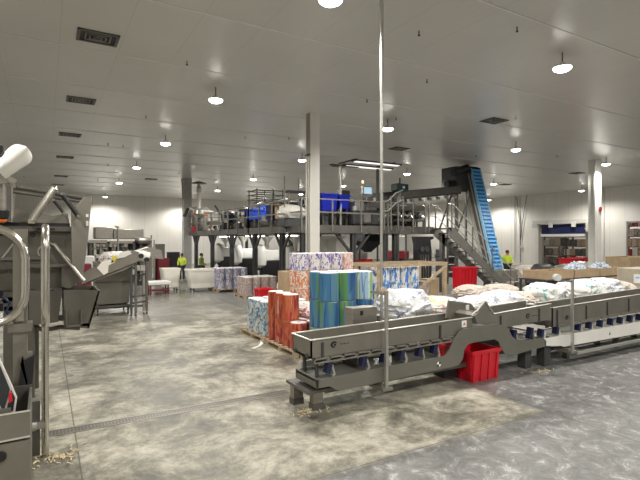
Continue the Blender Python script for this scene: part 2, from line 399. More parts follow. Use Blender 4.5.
def lamp(x, y):
    z = H+3.85
    root = thing('pendant_lamp', (x, y, z), None, 'lamp', 'high bay lamps hanging from the ceiling')
    b = MB(); b.rod((x,y,z+.10), (x,y,CEIL+.01), .013); b.build('hanger_rod', 'dark_steel', root)
    b = MB(); b.lathe((x,y,z), [(.05,.12),(.07,.10),(.08,.05),(.19,.015),(.2,0)], 20); b.build('housing', 'painted_pale', root)
    b = MB(); b.lathe((x,y,z), [(.185,-.002),(.185,-.03),(.12,-.07),(.02,-.08)], 20); b.build('lens', 'lamp_glow', root)
    return root
SHARED = {}
def add_light(root, x, y, power):
    ld = SHARED.get(power)
    if ld is None:
        ld = bpy.data.lights.new('lamp_light', 'SPOT'); ld.energy = power; ld.shadow_soft_size = .17; ld.color = (1,.965,.895); SHARED[power] = ld
        ld.spot_size = math.radians(168); ld.spot_blend = .55
    o = bpy.data.objects.new('lamp_light', ld); COL.objects.link(o); o.parent = root; o.location = (0,0,-.26)
    return o
first = None
for i, (x, y, lb) in enumerate(lamp_px):
    if first is None: first = lamp(x, y); r = first; add_light(r, x, y, LAMP_W)
    else: r = dup(first, (x, y, H+3.85))
    tag(r, ('round white pendant lamp, ' + lb), 'lamp', 'high bay lamps hanging from the ceiling')
r = dup(first, (XR+3, 24.5, H+3.85)); tag(r, 'round white pendant lamp added to light the store behind the roll-up doorway', 'lamp', 'high bay lamps hanging from the ceiling')  # unseen lamps added to light the store room behind the wall
r = dup(first, (XR+3, 17.5, H+3.85)); tag(r, 'round white pendant lamp added to light the store behind the open doorway', 'lamp', 'high bay lamps hanging from the ceiling')

# ------------------------------------------------------------------ ceiling vents
def vent(x, y, w=.78, h=.62):
    root = thing('ceiling_vent', (x, y, CEIL), None, 'vent', 'air grilles in the ceiling'); z = CEIL
    b = MB()
    for a in ((-w/2,-h/2,w/2,-h/2+.06),(-w/2,h/2-.06,w/2,h/2),(-w/2,-h/2,-w/2+.06,h/2),(w/2-.06,-h/2,w/2,h/2)): b.box(x+a[0], y+a[1], z-.03, x+a[2], y+a[3], z+.005)
    b.build('frame', 'mid_steel', root)
    b = MB(); b.box(x-w/2+.05, y-h/2+.05, z-.006, x+w/2-.05, y+h/2-.05, z+.004); b.build('backing', 'black', root)
    b = MB()
    for q in range(3):
        s = .24 - q*.08
        for a in ((-s,-s*.8,s,-s*.8+.02),(-s,s*.8-.02,s,s*.8),(-s,-s*.8,-s+.02,s*.8),(s-.02,-s*.8,s,s*.8)): b.box(x+a[0], y+a[1], z-.03-.008*q, x+a[2], y+a[3], z-.012)
    b.build('diffuser', 'steel', root)
    return root
vp = [(98,37,'nearest in the line over the infeed machine'),(81,100,'second in the line over the infeed machine'),(70,134.5,'third in the line over the infeed machine'),(65,157,'fourth in the line over the infeed machine'),(61,176,'fifth in the line over the infeed machine'),(58,184.5,'last in the line over the infeed machine'),
      (-14,130,'just beyond the white scoop'),(151,179,'beyond the third lamp of the left aisle'),(494,120.5,'between the conveyors and the blue incline belt'),(399,148.5,'above the front of the mezzanine'),(577,173,'near the white column'),(505,184.5,'beyond the blue incline belt'),(340,166,'above the mezzanine light frame')]
v0 = None
for u, v, lb in vp:
    p = onZ(u, v, CEIL)
    r = vent(p.x, p.y) if v0 is None else dup(v0, (p.x, p.y, CEIL))
    v0 = v0 or r
    tag(r, 'square dark ceiling air grille, ' + lb, 'vent', 'air grilles in the ceiling')
# sprinkler heads / small hooks on the ceiling
h0 = None
for u, v in ((187,61),(108,143),(123,145),(108,164),(146,115),(517,27),(419,31),(427,79),(396,117),(367,99),(516,116),(557,155),(245,136),(289,137),(476,155),(24,176),(98,179),(179,172)):
    p = onZ(u, v, CEIL)
    if h0 is None:
        b = MB(); b.rod((p.x,p.y,CEIL-.08),(p.x,p.y,CEIL),.012,n=8); b.rod((p.x,p.y,CEIL-.10),(p.x,p.y,CEIL-.08),.026,n=10)
        o = b.build('sprinkler_head', 'dark_steel', origin=(p.x,p.y,CEIL)); o['category'] = 'sprinkler'; h0 = o
    else:
        o = h0.copy(); COL.objects.link(o); o.location = (p.x, p.y, CEIL)
    tag(o, 'tiny dark sprinkler head dotting the pale ceiling', 'sprinkler', 'sprinkler heads dotting the ceiling')

# hanging pole in front of the mezzanine
root = thing('ceiling_pole', (4.85, 6.85, 0), 'slim pale pole running from the ceiling down behind the front trough', 'pole')
p = W(381.5, 240, 8.1); x, y = p.x, p.y; root.location = (x, y, 0)
b = MB(); b.rod((x-.0,y,3.2+1.75),(x,y,CEIL),.035,n=12); b.build('sleeve', 'steel_bright', root)
b = MB(); b.rod((x,y,0),(x,y,5.0),.026,n=12); b.build('pole', 'steel_bright', root)
b = MB(); b.rod((x,y,0),(x,y,.02),.09,n=14); b.build('foot_plate', 'steel', root)
# ================================================================== SHAKER CONVEYORS
YT0, YT1 = 5.6, 6.15      # front and back plane of the troughs
def trough(root, x0, z0, x1, z1, depth, depth1=None, straps=(), endL=True, endR=True, flareL=False):
    """open sheet-metal channel; z0/z1 are rim heights at its ends"""
    d1 = depth1 or depth; t = .02
    def prof(x, z, d):
        yy = [(YT0,z),(YT0,z-d),(YT1,z-d),(YT1,z),(YT1-t,z),(YT1-t,z-d+t),(YT0+t,z-d+t),(YT0+t,z)]
        return [(x,y,q) for y, q in yy]
    b = MB(); b.loft([prof(x0,z0,depth), prof(x1,z1,d1)])
    if endL: b.box(x0, YT0, z0-depth, x0+t, YT1, z0)
    b.build('channel', 'steel_satin', root, smooth=False)
    b = MB()
    b.bar((x0,YT0-.008,z0+.004),(x1,YT0-.008,z1+.004),.035,.012); b.bar((x0,YT1+.008,z0+.004),(x1,YT1+.008,z1+.004),.035,.012)
    if endL: b.bar((x0-.004,YT0-.02,z0+.004),(x0-.004,YT1+.02,z0+.004),.03,.012)
    b.build('rim', 'rim', root)
    for xs in straps:
        f = (xs-x0)/(x1-x0); zt = z0+f*(z1-z0)
        dd = depth+f*(d1-depth)
        b = MB(); b.box(xs-.016, YT0-.022, zt-dd-.01, xs+.008, YT0+.002, zt-.05); b.box(xs+.008, YT0-.012, zt-dd-.01, xs+.02, YT0+.002, zt-.05)
        b.build('bracket', 'dark_steel', root)
root = thing('shaker_conveyor', (4.8, 5.85, 0), 'grey steel shaker trough conveyor with arched lower frame in the foreground', 'conveyor')
A = onY(311,340.5,YT0); B = onY(472,317.3,YT0)
sx = [onY(u,350,YT0).x for u in (322.5, 440)]
trough(root, A.x, A.z, B.x, B.z, .245, .27, sx)
# scalloped flange below the trough
b = MB()
xa, xb = A.x+.05, B.x-.25
n = 12
for i in range(n):
    x0 = xa+(xb-xa)*i/n; x1 = x0+(xb-xa)/n-.05; f = (x0-A.x)/(B.x-A.x); z = A.z+(B.z-A.z)*f-.25-.025*f
    b.prismY([(x0,z-.055),(x1,z-.055+.01),(x1+.02,z),(x0+.02,z)], YT0-.03, YT0+.01)
b.bar((xa,YT0-.015,A.z-.30),(xb,YT0-.015,B.z-.33),.03,.05)
b.build('flange', 'steel', root)
# end baffle of the trough
P = [onY(u,v,6.0) for u, v in ((446,318),(449,300.5),(471,303.5),(477,311),(471,318))]
b = MB(); b.prismY([(p.x,p.z) for p in P], 6.0, 6.03); b.build('baffle', 'steel_satin', root)
q = onY(467.5,307.5,5.99); b = MB(); b.box(q.x-.035,5.985,q.z-.045,q.x+.035,6.0,q.z+.045); b.build('sticker', 'sticker_pink' if 0 else 'paper', root)
# arched girders, front and back, and the lower tray floor between
pl = [(317,380),(380,368),(430,358.7),(445,356),(449,351),(455,339),(459,332.5),(464,329),(497,323.5),(504,325.5),(509,330),(512,336),(516,339.5),(530,340),(543,338),(546.5,341),
      (546,346.5),(530,350.5),(512,356),(505,354),(501,348),(499,342),(495,339.5),(474,342.5),(468,344.5),(464.5,350),(463,359),(459,365),(451,367.5),(420,374),(350,389),(340,391),(336,390),(330,386.5),(317,389)]
G0 = 5.54
poly = [(onY(u,v,G0).x, onY(u,v,G0).z) for u, v in pl]
for y0, y1 in ((G0, G0+.03), (6.14, 6.17)):
    b = MB(); b.prismY(poly, y0, y1); g = b.build('side_girder', 'painted_grey', root, bevel=.004)
ztr = poly[0][1]
zl = lambda x: ztr + (x-poly[0][0])*(poly[3][1]-ztr)/(poly[3][0]-poly[0][0])
# tray floor, following the top of the frame up to the arch
b = MB(); x0, x1 = poly[0][0], poly[3][0]
b.loft([[(x, G0+.03, zl(x)-.035), (x, 6.14, zl(x)-.035), (x, 6.14, zl(x)-.012), (x, G0+.03, zl(x)-.012)] for x in (x0, x1)])
b.box(x0-.0, G0, poly[-1][1], x0+.025, 6.17, ztr+.005)
b.build('tray', 'painted_grey', root)
xr0, xr1 = poly[12][0], poly[14][0]
b = MB(); b.box(xr0, G0+.03, poly[13][1]-.05, xr1, 6.14, poly[13][1]-.02); b.box(xr1-.02,G0+.03,poly[16][1],xr1,6.14,poly[14][1]); b.build('tray', 'painted_grey', root)
b = MB(); xa_, za_ = poly[7]; xb_, zb_ = poly[8]
b.loft([[(x, G0+.03, z-.03), (x, 6.14, z-.03), (x, 6.14, z-.008), (x, G0+.03, z-.008)] for x, z in ((xa_, za_), (xb_, zb_))]); b.build('arch_cover', 'painted_grey', root)
# paler strip of product film lying in the tray behind
b = MB(); b.box(x0+.1, 6.172, ztr-.10, 6.0, 6.19, ztr+.10); b.build('rear_sheet', 'painted_pale', root)
# target mark
q = onY(438.8,364.2,G0); 
for name, qs, mm in (('target_mark', (0,2), 'black'), ('target_mark', (1,3), 'paper')):
    b = MB()
    for k in qs:
        pts = [(q.x,q.z)] + [(q.x+.042*math.cos(k*PI/2+j*PI/12), q.z+.042*math.sin(k*PI/2+j*PI/12)) for j in range(7)]
        b.prismY(pts, G0-.004, G0+.002)
    b.build(name, mm, root)
q = onY(464,323.8,YT0); b = MB(); b.box(q.x-.055,YT0-.006,q.z-.055,q.x+.055,YT0,q.z+.055); s = b.build('warning_label', 'paper', root)
b = MB(); b.prismY([(q.x-.03,q.z-.02),(q.x+.03,q.z-.02),(q.x,q.z+.03)], YT0-.009, YT0-.005); b.build('symbol', 'orange', s)
# logo on the trough: dark swoosh with small lettering
def logo(root, u, v, s=1.0, name='logo', txt=None, y=YT0):
    q = onY(u,v,y); b = MB()
    outer = [(q.x+s*.075*math.cos(a), q.z+s*.06*math.sin(a)) for a in [math.radians(40+i*20) for i in range(13)]]
    inner = [(q.x+.01*s+s*.045*math.cos(a), q.z-.005+s*.034*math.sin(a)) for a in [math.radians(280-i*20) for i in range(13)]]
    b.prismY(outer+inner, y-.005, y+.001)
    b.rod((q.x+.02*s,y-.005,q.z-.01*s),(q.x+.02*s,y+.001,q.z-.01*s),.022*s,n=12)
    b.build(name, 'black', root); b = MB()
    for i in range(5):   # small illegible lettering beside the mark
        x = q.x+.14*s+i*.042*s; b.box(x, y-.004, q.z-.014*s, x+.026*s, y+.001, q.z-(.004 if i%2 else -.004)*s)
    b.build(name, 'black', root)
logo(root, 334, 344.5, .75)
# springs: navy mounts between trough and tray
def mounts(root, xs, z0f, z1f, plate='steel_bright'):
    for x in xs:
        z0, z1 = z0f(x), z1f(x)
        b = MB(); b.cbox((x, YT0+.03, (z0+z1)/2+.01), (.075,.10,(z1-z0)*.66), 0,0,.25); mm = b.build('spring_mount', 'navy', root)
        b = MB(); b.cbox((x+.06, YT0-.005, (z0+z1)/2-.01), (.03,.02,(z1-z0)*.8),0,0,-.3); b.rod((x+.05,YT0-.035,z0+.02),(x+.05,YT0+.02,z0+.02),.022,n=8); b.build('bolt_plate', plate, mm)
ztrough = lambda x: A.z+(B.z-A.z)*(x-A.x)/(B.x-A.x)-.30
mounts(root, [onY(u,365,YT0).x for u in (329,364,385,402,420,435)], lambda x: zl(x)-.01, ztrough)
for u in (347, 396):
    b = MB(); x = onY(u,360,6.1).x; b.box(x-.09,5.95,zl(x)-.01,x+.09,6.1,ztrough(x)+.04); b.build('drive_block', 'mid_steel', root)
x = A.x+.12
for y in (5.7, 6.05):
    b = MB(); b.tube([(A.x-.02,y,A.z-.22),(x-.03,y,A.z-.27),(x+.02,y,A.z-.34),(x+.03,y,ztr-.02)],.028); b.build('pivot_arm', 'dark_steel', root)
# base cross bar and feet
b = MB(); b.box(x0-.10, 5.62, .295, x0+.22, 6.28, .335); b.box(x0+.22,5.68,.25,6.2,5.74,.32); b.box(x0+.22,6.1,.25,6.2,6.16,.32); b.build('base_frame', 'mid_steel', root)
for X, Y in ((x0+.16, 5.84), (x0+.02, 6.18)):
    b = MB(); b.box(X-.075,Y-.06,.09,X+.075,Y+.06,.30); f = b.build('foot', 'steel', root)
    b = MB(); b.box(X-.085,Y-.07,0,X+.085,Y+.07,.09); b.build('foot_block', 'mid_steel', f)
for u in (527,546):
    p = onZ(u,368 if u==527 else 365.5,0); b = MB(); b.box(p.x-.09,p.y-.03,0,p.x+.09,p.y+.14,.55); b.build('foot', 'dark_steel', root)
b = MB(); p = onY(440,377,5.9); b.box(p.x-.0,5.8,.08,p.x+.3,6.05,.30); b.build('gearbox', 'black', root)

# second conveyor: two more troughs and a white lower guard
root = thing('shaker_conveyor', (10, 5.85, 0), 'shaker conveyor with white lower side panel continuing to the right', 'conveyor')
A2 = onY(493,314,YT0); B2 = onY(550.5,303.8,YT0)
trough(root, A2.x, A2.z, B2.x, B2.z, .265, .30, [onY(u,320,YT0).x for u in (500.5,539)], endL=False)
P = [onY(u,v,YT0) for u, v in ((476,311.5),(484.5,301),(493,314),(499,327),(478,324))]
b = MB(); b.prismY([(p.x,p.z) for p in P], YT0-.01, YT0+.02)
P2 = [(p.x,min(p.z,P[2].z-.01)) for p in P]; b.prismY(P2, YT1-.02, YT1+.01)
b.loft([[(P[0].x,YT0,P[0].z),(P[0].x,YT1,P[0].z),(P[0].x+.02,YT1,P[0].z-.01),(P[0].x+.02,YT0,P[0].z-.01)],[(P[4].x,YT0,P[4].z),(P[4].x,YT1,P[4].z),(P[4].x+.02,YT1,P[4].z),(P[4].x+.02,YT0,P[4].z)]])
b.build('inlet_flare', 'steel_satin', root, smooth=False)
b = MB(); b.bar((P[0].x-.01,YT0-.01,P[0].z+.01),(P[0].x-.12,YT0-.02,P[0].z-.05),.02); b.bar((P[1].x,YT0-.012,P[1].z+.004),(P[2].x,YT0-.012,P[2].z+.004),.03,.012); b.bar((P[1].x,YT0-.012,P[1].z+.004),(P[0].x,YT0-.012,P[0].z+.004),.03,.012); b.build('rim', 'rim', root)
p = P[0]; b = MB(); b.prismY([(p.x-.09,p.z-.06),(p.x+.02,p.z+.0),(p.x+.08,p.z-.15),(p.x-.02,p.z-.21)], YT0-.05, YT1); b.build('inlet_lip', 'steel_satin', root)
A3 = onY(552.5,309,YT0); B3 = onY(640,293,YT0); sl = (B3.z-A3.z)/(B3.x-A3.x)*.6; X3 = 15.0
xx = [onY(u,315,YT0).x for u in (557,586,607,628.5)] + [12.4, 13.5]
trough(root, A3.x, A3.z+.02, X3, A3.z+.02+sl*(X3-A3.x), .37, .40, xx, endL=True)
b = MB()
for i in range(8):
    x0_ = A3.x+.15+i*.75; z = A3.z-.34+sl*(x0_-A3.x); b.prismY([(x0_,z-.03),(x0_+.66,z-.02),(x0_+.68,z+.03),(x0_+.02,z+.03)], YT0-.025, YT0+.01)
b.build('flange', 'steel', root)
logo(root, 528, 316, .8); logo(root, 567, 317.5, .75)
# white lower side
zb, zt = .345, .555
x5 = onY(545,338,G0).x
b = MB(); b.prismY([(x5,zt-.01),(15,zt+.04),(15,zb-.06),(x5+.6,zb-.02),(x5+.5,zb+.01),(x5+.25,zb+.03),(x5,zb+.07)], G0, G0+.03); b.build('side_guard', 'white_plastic', root)
b = MB(); b.prismY([(x5,zt-.01),(15,zt+.04),(15,zb-.06),(x5+.6,zb-.02),(x5+.2,zb+.05),(x5,zb+.05)], 6.14, 6.17); b.build('side_guard', 'white_plastic', root)
b = MB(); b.loft([[(x5+.02,G0+.03,zt-.05),(x5+.02,6.14,zt-.05),(x5+.02,6.14,zt-.03),(x5+.02,G0+.03,zt-.03)],[(15,G0+.03,zt+.0),(15,6.14,zt+.0),(15,6.14,zt+.02),(15,G0+.03,zt+.02)]]); b.build('tray', 'white_plastic', root)
q = onY(609.5,333.5,G0); b = MB(); b.box(q.x-.015,G0-.004,q.z-.03,q.x+.03,G0+.001,q.z); b.box(q.x-.0,G0-.004,q.z+.005,q.x+.02,G0+.001,q.z+.03); b.build('marking', 'black', root)
mounts(root, [onY(u,330,YT0).x for u in (514,531)], lambda x: .50, lambda x: .82)
mounts(root, [onY(u,325,YT0).x for u in (542,557,579,590,601,611.5,621,631,640)]+[12.3,12.9,13.5,14.1], lambda x: .53, lambda x: .74, 'painted_pale')
# low rail and its ties
b = MB(); b.bar((8.9,5.42,.205),(12.6,5.42,.205),.07,.05); b.bar((9.15,5.42,.205),(9.15,6.1,.205),.05); b.bar((12.5,5.42,.205),(12.5,6.1,.205),.05); b.build('low_rail', 'steel_bright', root)
b = MB(); b.bar((8.4,6.2,.26),(15,6.2,.26),.08); b.bar((8.4,5.75,.26),(15,5.75,.26),.06); b.build('base_frame', 'dark_steel', root)
for X in (9.15, 11.0, 12.6, 14.4):
    for Y in (5.78, 6.2):
        b = MB(); b.box(X-.05,Y-.05,0,X+.05,Y+.05,.36); b.build('leg', 'mid_steel', root)

# sensor stands clamped to the low frame
def stand(u, vt, vb, armdx, Y, label):
    p = onY(u, vb, Y); top = onY(u, vt, Y).z; x = p.x; z0 = p.z
    root = thing('sensor_stand', (x, Y, z0), label, 'stand', 'sensor stands clamped to the conveyors')
    b = MB(); b.box(x-.022,Y-.022,z0,x+.022,Y+.022,top); b.build('pole', 'steel_bright', root)
    b = MB(); b.box(x-.09,Y-.04,z0-.02,x+.09,Y+.05,z0+.03); b.bar((x-.05,Y+.03,z0),(x-.12,5.8,z0+.03),.05); b.box(x-.07,Y+.02,z0-.02,x+.0,5.70,z0+.06); b.build('clamp', 'steel', root)
    b = MB(); b.bar((x,Y,top-.05),(x-armdx,Y+.02,top+.0),.035); b.build('arm', 'steel', root)
    return root, x, top
r, x, top = stand(386.3, 291, 389, .26, 5.46, 'slim sensor stand with a round tan disc before the front trough')
b = MB(); b.rod((x+.0,5.50,top-.0),(x+.0,5.53,top+.0),.055,n=16); b.build('reflector', 'tan', r)
r, x, top = stand(572.3, 279, 352, .36, 5.42, 'slim sensor stand with a pale disc before the white side panel')
b = MB(); b.rod((x-.42,5.44,top+.04),(x-.36,5.5,top+.04),.065,n=16); b.rod((x-.365,5.5,top+.04),(x-.34,5.53,top+.04),.07,n=16); b.build('reflector', 'painted_pale', r)
# steel control box behind the trough
q0, q1 = onY(350,308,6.5), onY(374,324,6.5)
root = thing('control_box', ((q0.x+q1.x)/2, 6.6, 0), 'brushed steel control box on a post behind the front trough', 'box')
b = MB(); b.box(q0.x,6.42,q1.z-.1,q1.x,6.66,q0.z); b.build('enclosure', 'steel', root, bevel=.006)
b = MB(); b.box(q0.x+.15,6.405,q0.z-.12,q0.x+.2,6.425,q0.z-.05); b.build('latch', 'black', root)
b = MB(); b.box((q0.x+q1.x)/2-.04,6.5,0,(q0.x+q1.x)/2+.04,6.58,q1.z-.1); b.box((q0.x+q1.x)/2-.15,6.4,0,(q0.x+q1.x)/2+.15,6.66,.02); b.build('post', 'steel', root)

# ------------------------------------------------------------------ red tub
def ribbed_tub(name, x0,y0,x1,y1,h, label, cat='tub', m='red_plastic', group=None, taper=.05, z=0):
    root = thing(name, ((x0+x1)/2,(y0+y1)/2,z), label, cat, group)
    cx, cy = (x0+x1)/2, (y0+y1)/2; a, c = (x1-x0)/2, (y1-y0)/2; t = .02
    def rect(f, zz, ins=0): return [(cx+s*(a-ins-f*taper), cy+r*(c-ins-f*taper), z+zz) for s, r in ((-1,-1),(1,-1),(1,1),(-1,1))]
    b = MB(); b.loft([rect(1,0), rect(0,h), rect(0,h,t), rect(1,.03,t)]); b.build('body', m, root, bevel=.008)
    b = MB()
    for f0 in (0,):
        o1, o2 = rect(-.35,h-.06), rect(-.35,h); i2, i1 = rect(-.0,h,.001), rect(-.0,h-.06,.001)
        b.loft([i1,o1,o2,i2], cap=False)
    b.build('rim', m, root, bevel=.004)
    b = MB(); n = max(3, int((x1-x0)/.16))
    for i in range(n):
        for s in (-1,1):
            xx = cx - a*.82 + i*(1.64*a)/(n-1)
            b.loft([[(xx-.028,cy+s*(c-taper+.001),z),(xx+.028,cy+s*(c-taper+.001),z),(xx+.028,cy+s*(c-taper+.022),z),(xx-.028,cy+s*(c-taper+.022),z)],[(xx-.028,cy+s*(c-.001),z+h-.06),(xx+.028,cy+s*(c-.001),z+h-.06),(xx+.028,cy+s*(c+.012),z+h-.06),(xx-.028,cy+s*(c+.012),z+h-.06)]])
    n = max(3, int((y1-y0)/.2))
    for i in range(n):
        for s in (-1,1):
            yy = cy - c*.82 + i*(1.64*c)/(n-1)
            b.loft([[(cx+s*(a-taper+.001),yy-.028,z),(cx+s*(a-taper+.001),yy+.028,z),(cx+s*(a-taper+.022),yy+.028,z),(cx+s*(a-taper+.022),yy-.028,z)],[(cx+s*(a-.001),yy-.028,z+h-.06),(cx+s*(a-.001),yy+.028,z+h-.06),(cx+s*(a+.012),yy+.028,z+h-.06),(cx+s*(a+.012),yy-.028,z+h-.06)]])
    b.build('rib', m, root)
    return root
ribbed_tub('plastic_tub', 6.16,5.52,6.84,6.36,.53, 'bright red ribbed plastic tub on the floor beneath the conveyor arch')
ribbed_tub('plastic_tub', 14.1,13.2,15.0,13.7,1.32, 'large red plastic tub standing under the mezzanine stairs', taper=.08)
p = W(264,300,16); ribbed_tub('plastic_tub', p.x-.24,p.y-.2,p.x+.24,p.y+.25,.77, 'small red plastic tub among the far pallets of rolls', taper=.06)

# food scraps on the floor
def crumbs(c, n, rx, ry, label):
    b = MB()
    for i in range(n):
        a = random.random()*6.28; r = abs(random.gauss(0,.45)); x = c[0]+rx*r*math.cos(a); y = c[1]+ry*r*math.sin(a)
        l = random.uniform(.012,.05); t = random.random()*3.14
        b.bar((x,y,.006),(x+l*math.cos(t),y+l*math.sin(t),.008+random.random()*.012), .011)
    o = b.build('food_scraps', 'crumb', smooth=False); tag(o, label, 'scraps', None, 'stuff')
crumbs(onZ(57,458,0), 60, .38, .3, 'cream coloured food scraps on the concrete by the guard post')
crumbs(onZ(308,411,0), 60, .6, .3, 'pale food scraps scattered around the front conveyor feet')
crumbs(onZ(540,372,0), 40, .5, .15, 'yellowish food scraps by the dark conveyor feet')
crumbs(onZ(20,470,0), 30, .2, .2, 'few food scraps beside the low steel cabinet')
# ================================================================== PALLETS AND FILM ROLLS
def pallet(x0,y0,x1,y1, label, along='x'):
    root = thing('pallet', ((x0+x1)/2,(y0+y1)/2,0), label, 'pallet', 'wooden pallets')
    b = MB(); n = 7; w = (y1-y0)
    for i in range(n):
        y = y0 + (w-.10)*i/(n-1); b.box(x0,y,.118,x1,y+.10,.14)
    b.build('deck_board', 'wood', root, smooth=False)
    b = MB()
    for i in range(3):
        x = x0 + (x1-x0-.10)*i/2; b.box(x,y0,.096,x+.10,y1,.118); b.box(x,y0,0,x+.10,y1,.02)
        for j in range(3):
            y = y0 + (w-.13)*j/2; b.box(x,y,.02,x+.10,y+.13,.096)
    b.build('bearer', 'wood', root, smooth=False)
    return root
def roll_proto(m, r, h):
    root = thing('film_roll', (0,0,0), None, 'roll')
    b = MB(); b.lathe((0,0,0), [(r,0.004),(r,h-.012),(r-.008,h-.004)], 28); b.build('wrap', m, root)
    b = MB(); b.lathe((0,0,0), [(r-.012,h-.006),(r-.02,h+.002),(.045,h+.002),(.04,h-.03)], 24); b.build('end_face', 'plug', root)
    return root
PRO = {}
def roll_at(m, r, h, x, y, z, label, group):
    key = (m, r, h)
    if key not in PRO:
        PRO[key] = roll_proto(m, r, h); root = PRO[key]; root.location = (x,y,z)
    else: root = dup(PRO[key], (x,y,z))
    root.rotation_euler = (0,0,random.random()*6.28)
    tag(root, label, 'roll', group); return root
def block(mats, r, h, xs, ys, layers, z0, desc, group, where, skip=lambda i,j,l: False):
    names = ['lowest','second','third','top'] if layers == 4 else (['lowest','middle','top'] if layers == 3 else (['lower','upper'] if layers == 2 else ['single']))
    for l in range(layers):
        for i, x in enumerate(xs):
            for j, y in enumerate(ys):
                if skip(i,j,l): continue
                m = mats(i,j,l) if callable(mats) else mats
                jx, jy = random.uniform(-.006,.006), random.uniform(-.006,.006)
                col = desc(m) if callable(desc) else desc
                lb = f"{col}, {names[l]} layer, {ORD[i]} column {ORD[j]} row, {where}"
                roll_at(m, r, h, x+jx, y+jy, z0+l*(h+.008), lb, group)
# green and blue stack behind the trough
R_ = .18
pallet(4.42,7.48,5.75,8.38, 'pallet under the blue and green film rolls')
block(lambda i,j,l: 'film_bluewhite' if i==2 and j==0 and l==2 else 'film_bluegreen', .19, .54, [4.70+.395*k for k in range(3)], [7.72+.395*k for k in range(2)], 3, .142,
      lambda m: 'pale blue and white roll' if m=='film_bluewhite' else 'blue and green roll', 'blue and green printed film rolls', 'blue green stack')
# red rolls
pallet(4.36,8.50,5.6,9.98, 'pallet under the red and orange film rolls')
block('film_red', R_, .54, [4.58+.375*k for k in range(3)], [8.76+.375*k for k in range(4)], 1, .142, 'red and orange roll', 'red printed film rolls lower layer', 'red stack bottom')
block('film_red', R_, .54, [4.58], [9.135+.375*k for k in range(3)], 1, .142+.548, 'red and orange roll', 'red printed film rolls upper layer', 'red stack top')
# blue patterned rolls
pallet(4.36,10.12,5.6,11.55, 'pallet under the pale blue patterned rolls at the aisle')
block('film_pattern', .195, .395, [4.60+.40*k for k in range(3)], [10.37+.40*k for k in range(3)], 2, .142, 'pale blue patterned roll', 'blue patterned film rolls', 'aisle pallet')
# tall orange/purple stack
pallet(5.9,11.2,7.75,12.3, 'pallet under the tall orange and purple roll stack')
block(lambda i,j,l: ('film_pink' if i==4 else 'film_purple') if l==3 else 'film_orange', R_, .467, [6.12+.37*k for k in range(5)], [11.5+.375*k for k in range(2)], 4, .142,
      lambda m: {'film_pink':'pink and white roll','film_purple':'purple and white roll','film_orange':'orange and white roll'}[m], 'orange and purple film rolls in the tall stack', 'tall stack')
# crate with blue rolls
root = thing('wooden_crate', (9.7,11.4,0), 'open wooden crate frame with diagonal brace around the blue rolls', 'crate')
cx0, cx1, cy0, cy1 = 8.35, 11.05, 10.95, 12.25
for X in (cx0, cx1-.12):
    for Y in (cy0, cy1-.1):
        b = MB(); b.box(X,Y,0,X+.12,Y+.1,1.66); b.build('post', 'wood', root)
for Y in (cy0-.03, cy1):
    b = MB(); b.box(cx0,Y,1.60,cx1,Y+.03,1.70); b.build('rail', 'wood', root)
for X in (cx0-.03, cx1):
    b = MB(); b.box(X,cy0,1.60,X+.03,cy1,1.70); b.build('rail', 'wood', root)
b = MB(); b.bar((cx1-.06,cy0-.045,1.6),(cx1-1.3,cy0-.045,.85),.03,.09); b.build('brace', 'wood', root)
b = MB(); b.box(cx0,cy0,.0,cx1,cy1,.10); b.build('base', 'wood', root)
b = MB(); b.box(cx1-.14,cy0-.02,.1,cx1-.02,cy0+.0,1.6); b.build('panel', 'card', root)
block('film_blue', R_, .49, [8.72+.38*k for k in range(4)], [11.2,11.58], 3, .10, 'white and blue roll', 'blue and white film rolls in the crate', 'in the crate')
for i, (x, w, h, m) in enumerate(((10.35,.3,1.0,'film_tan'),(10.7,.36,1.05,'card'))):
    b = MB(); b.box(x-w/2,11.15,.10,x+w/2,11.6,.10+h); o = b.build('carton', m, bevel=.006)
    tag(o, ['printed tan carton inside the wooden crate','plain brown carton inside the wooden crate'][i], 'box')
# far pallets
def far_block(u, d, m, h, layers, nx, ny, colr, where, r=.18):
    p = W(u, 290, d); x0, y0 = p.x, p.y
    pallet(x0-.1,y0-.1,x0+nx*.37+.05,y0+ny*.37+.05, 'pallet under the ' + where)
    block(m, r, h, [x0+.13+.37*k for k in range(nx)], [y0+.13+.37*k for k in range(ny)], layers, .142, colr, where, 'far pallet ' + colr.split()[0])
far_block(219, 21.6, 'film_violet_grey', .47, 2, 4, 3, 'violet grey roll', 'violet grey film rolls beside the large cream tub')
far_block(246, 19.2, 'film_tan', .36, 2, 4, 3, 'tan and purple roll', 'tan and purple film rolls beyond the aisle pallet')
p = W(288,285,16.2); b = MB(); b.box(p.x-.15,p.y,0,p.x+.25,p.y+.5,1.32); tag(b.build('carton', 'card', bevel=.006), 'tall brown carton beside the tall orange roll stack', 'box')
# strip of film trailing on the floor
pts = [onZ(u,v,.01) for u, v in ((261,338),(262,343),(259,346),(253,348.5))]
b = MB()
for a, c in zip(pts, pts[1:]):
    a = a+Vector((0,0,.16)) if a is pts[0] else a
    b.bar(a, c, .07, .008)
tag(b.build('plastic_strip', 'paper'), 'loose white plastic strip trailing from the aisle pallet to the floor', 'strip')

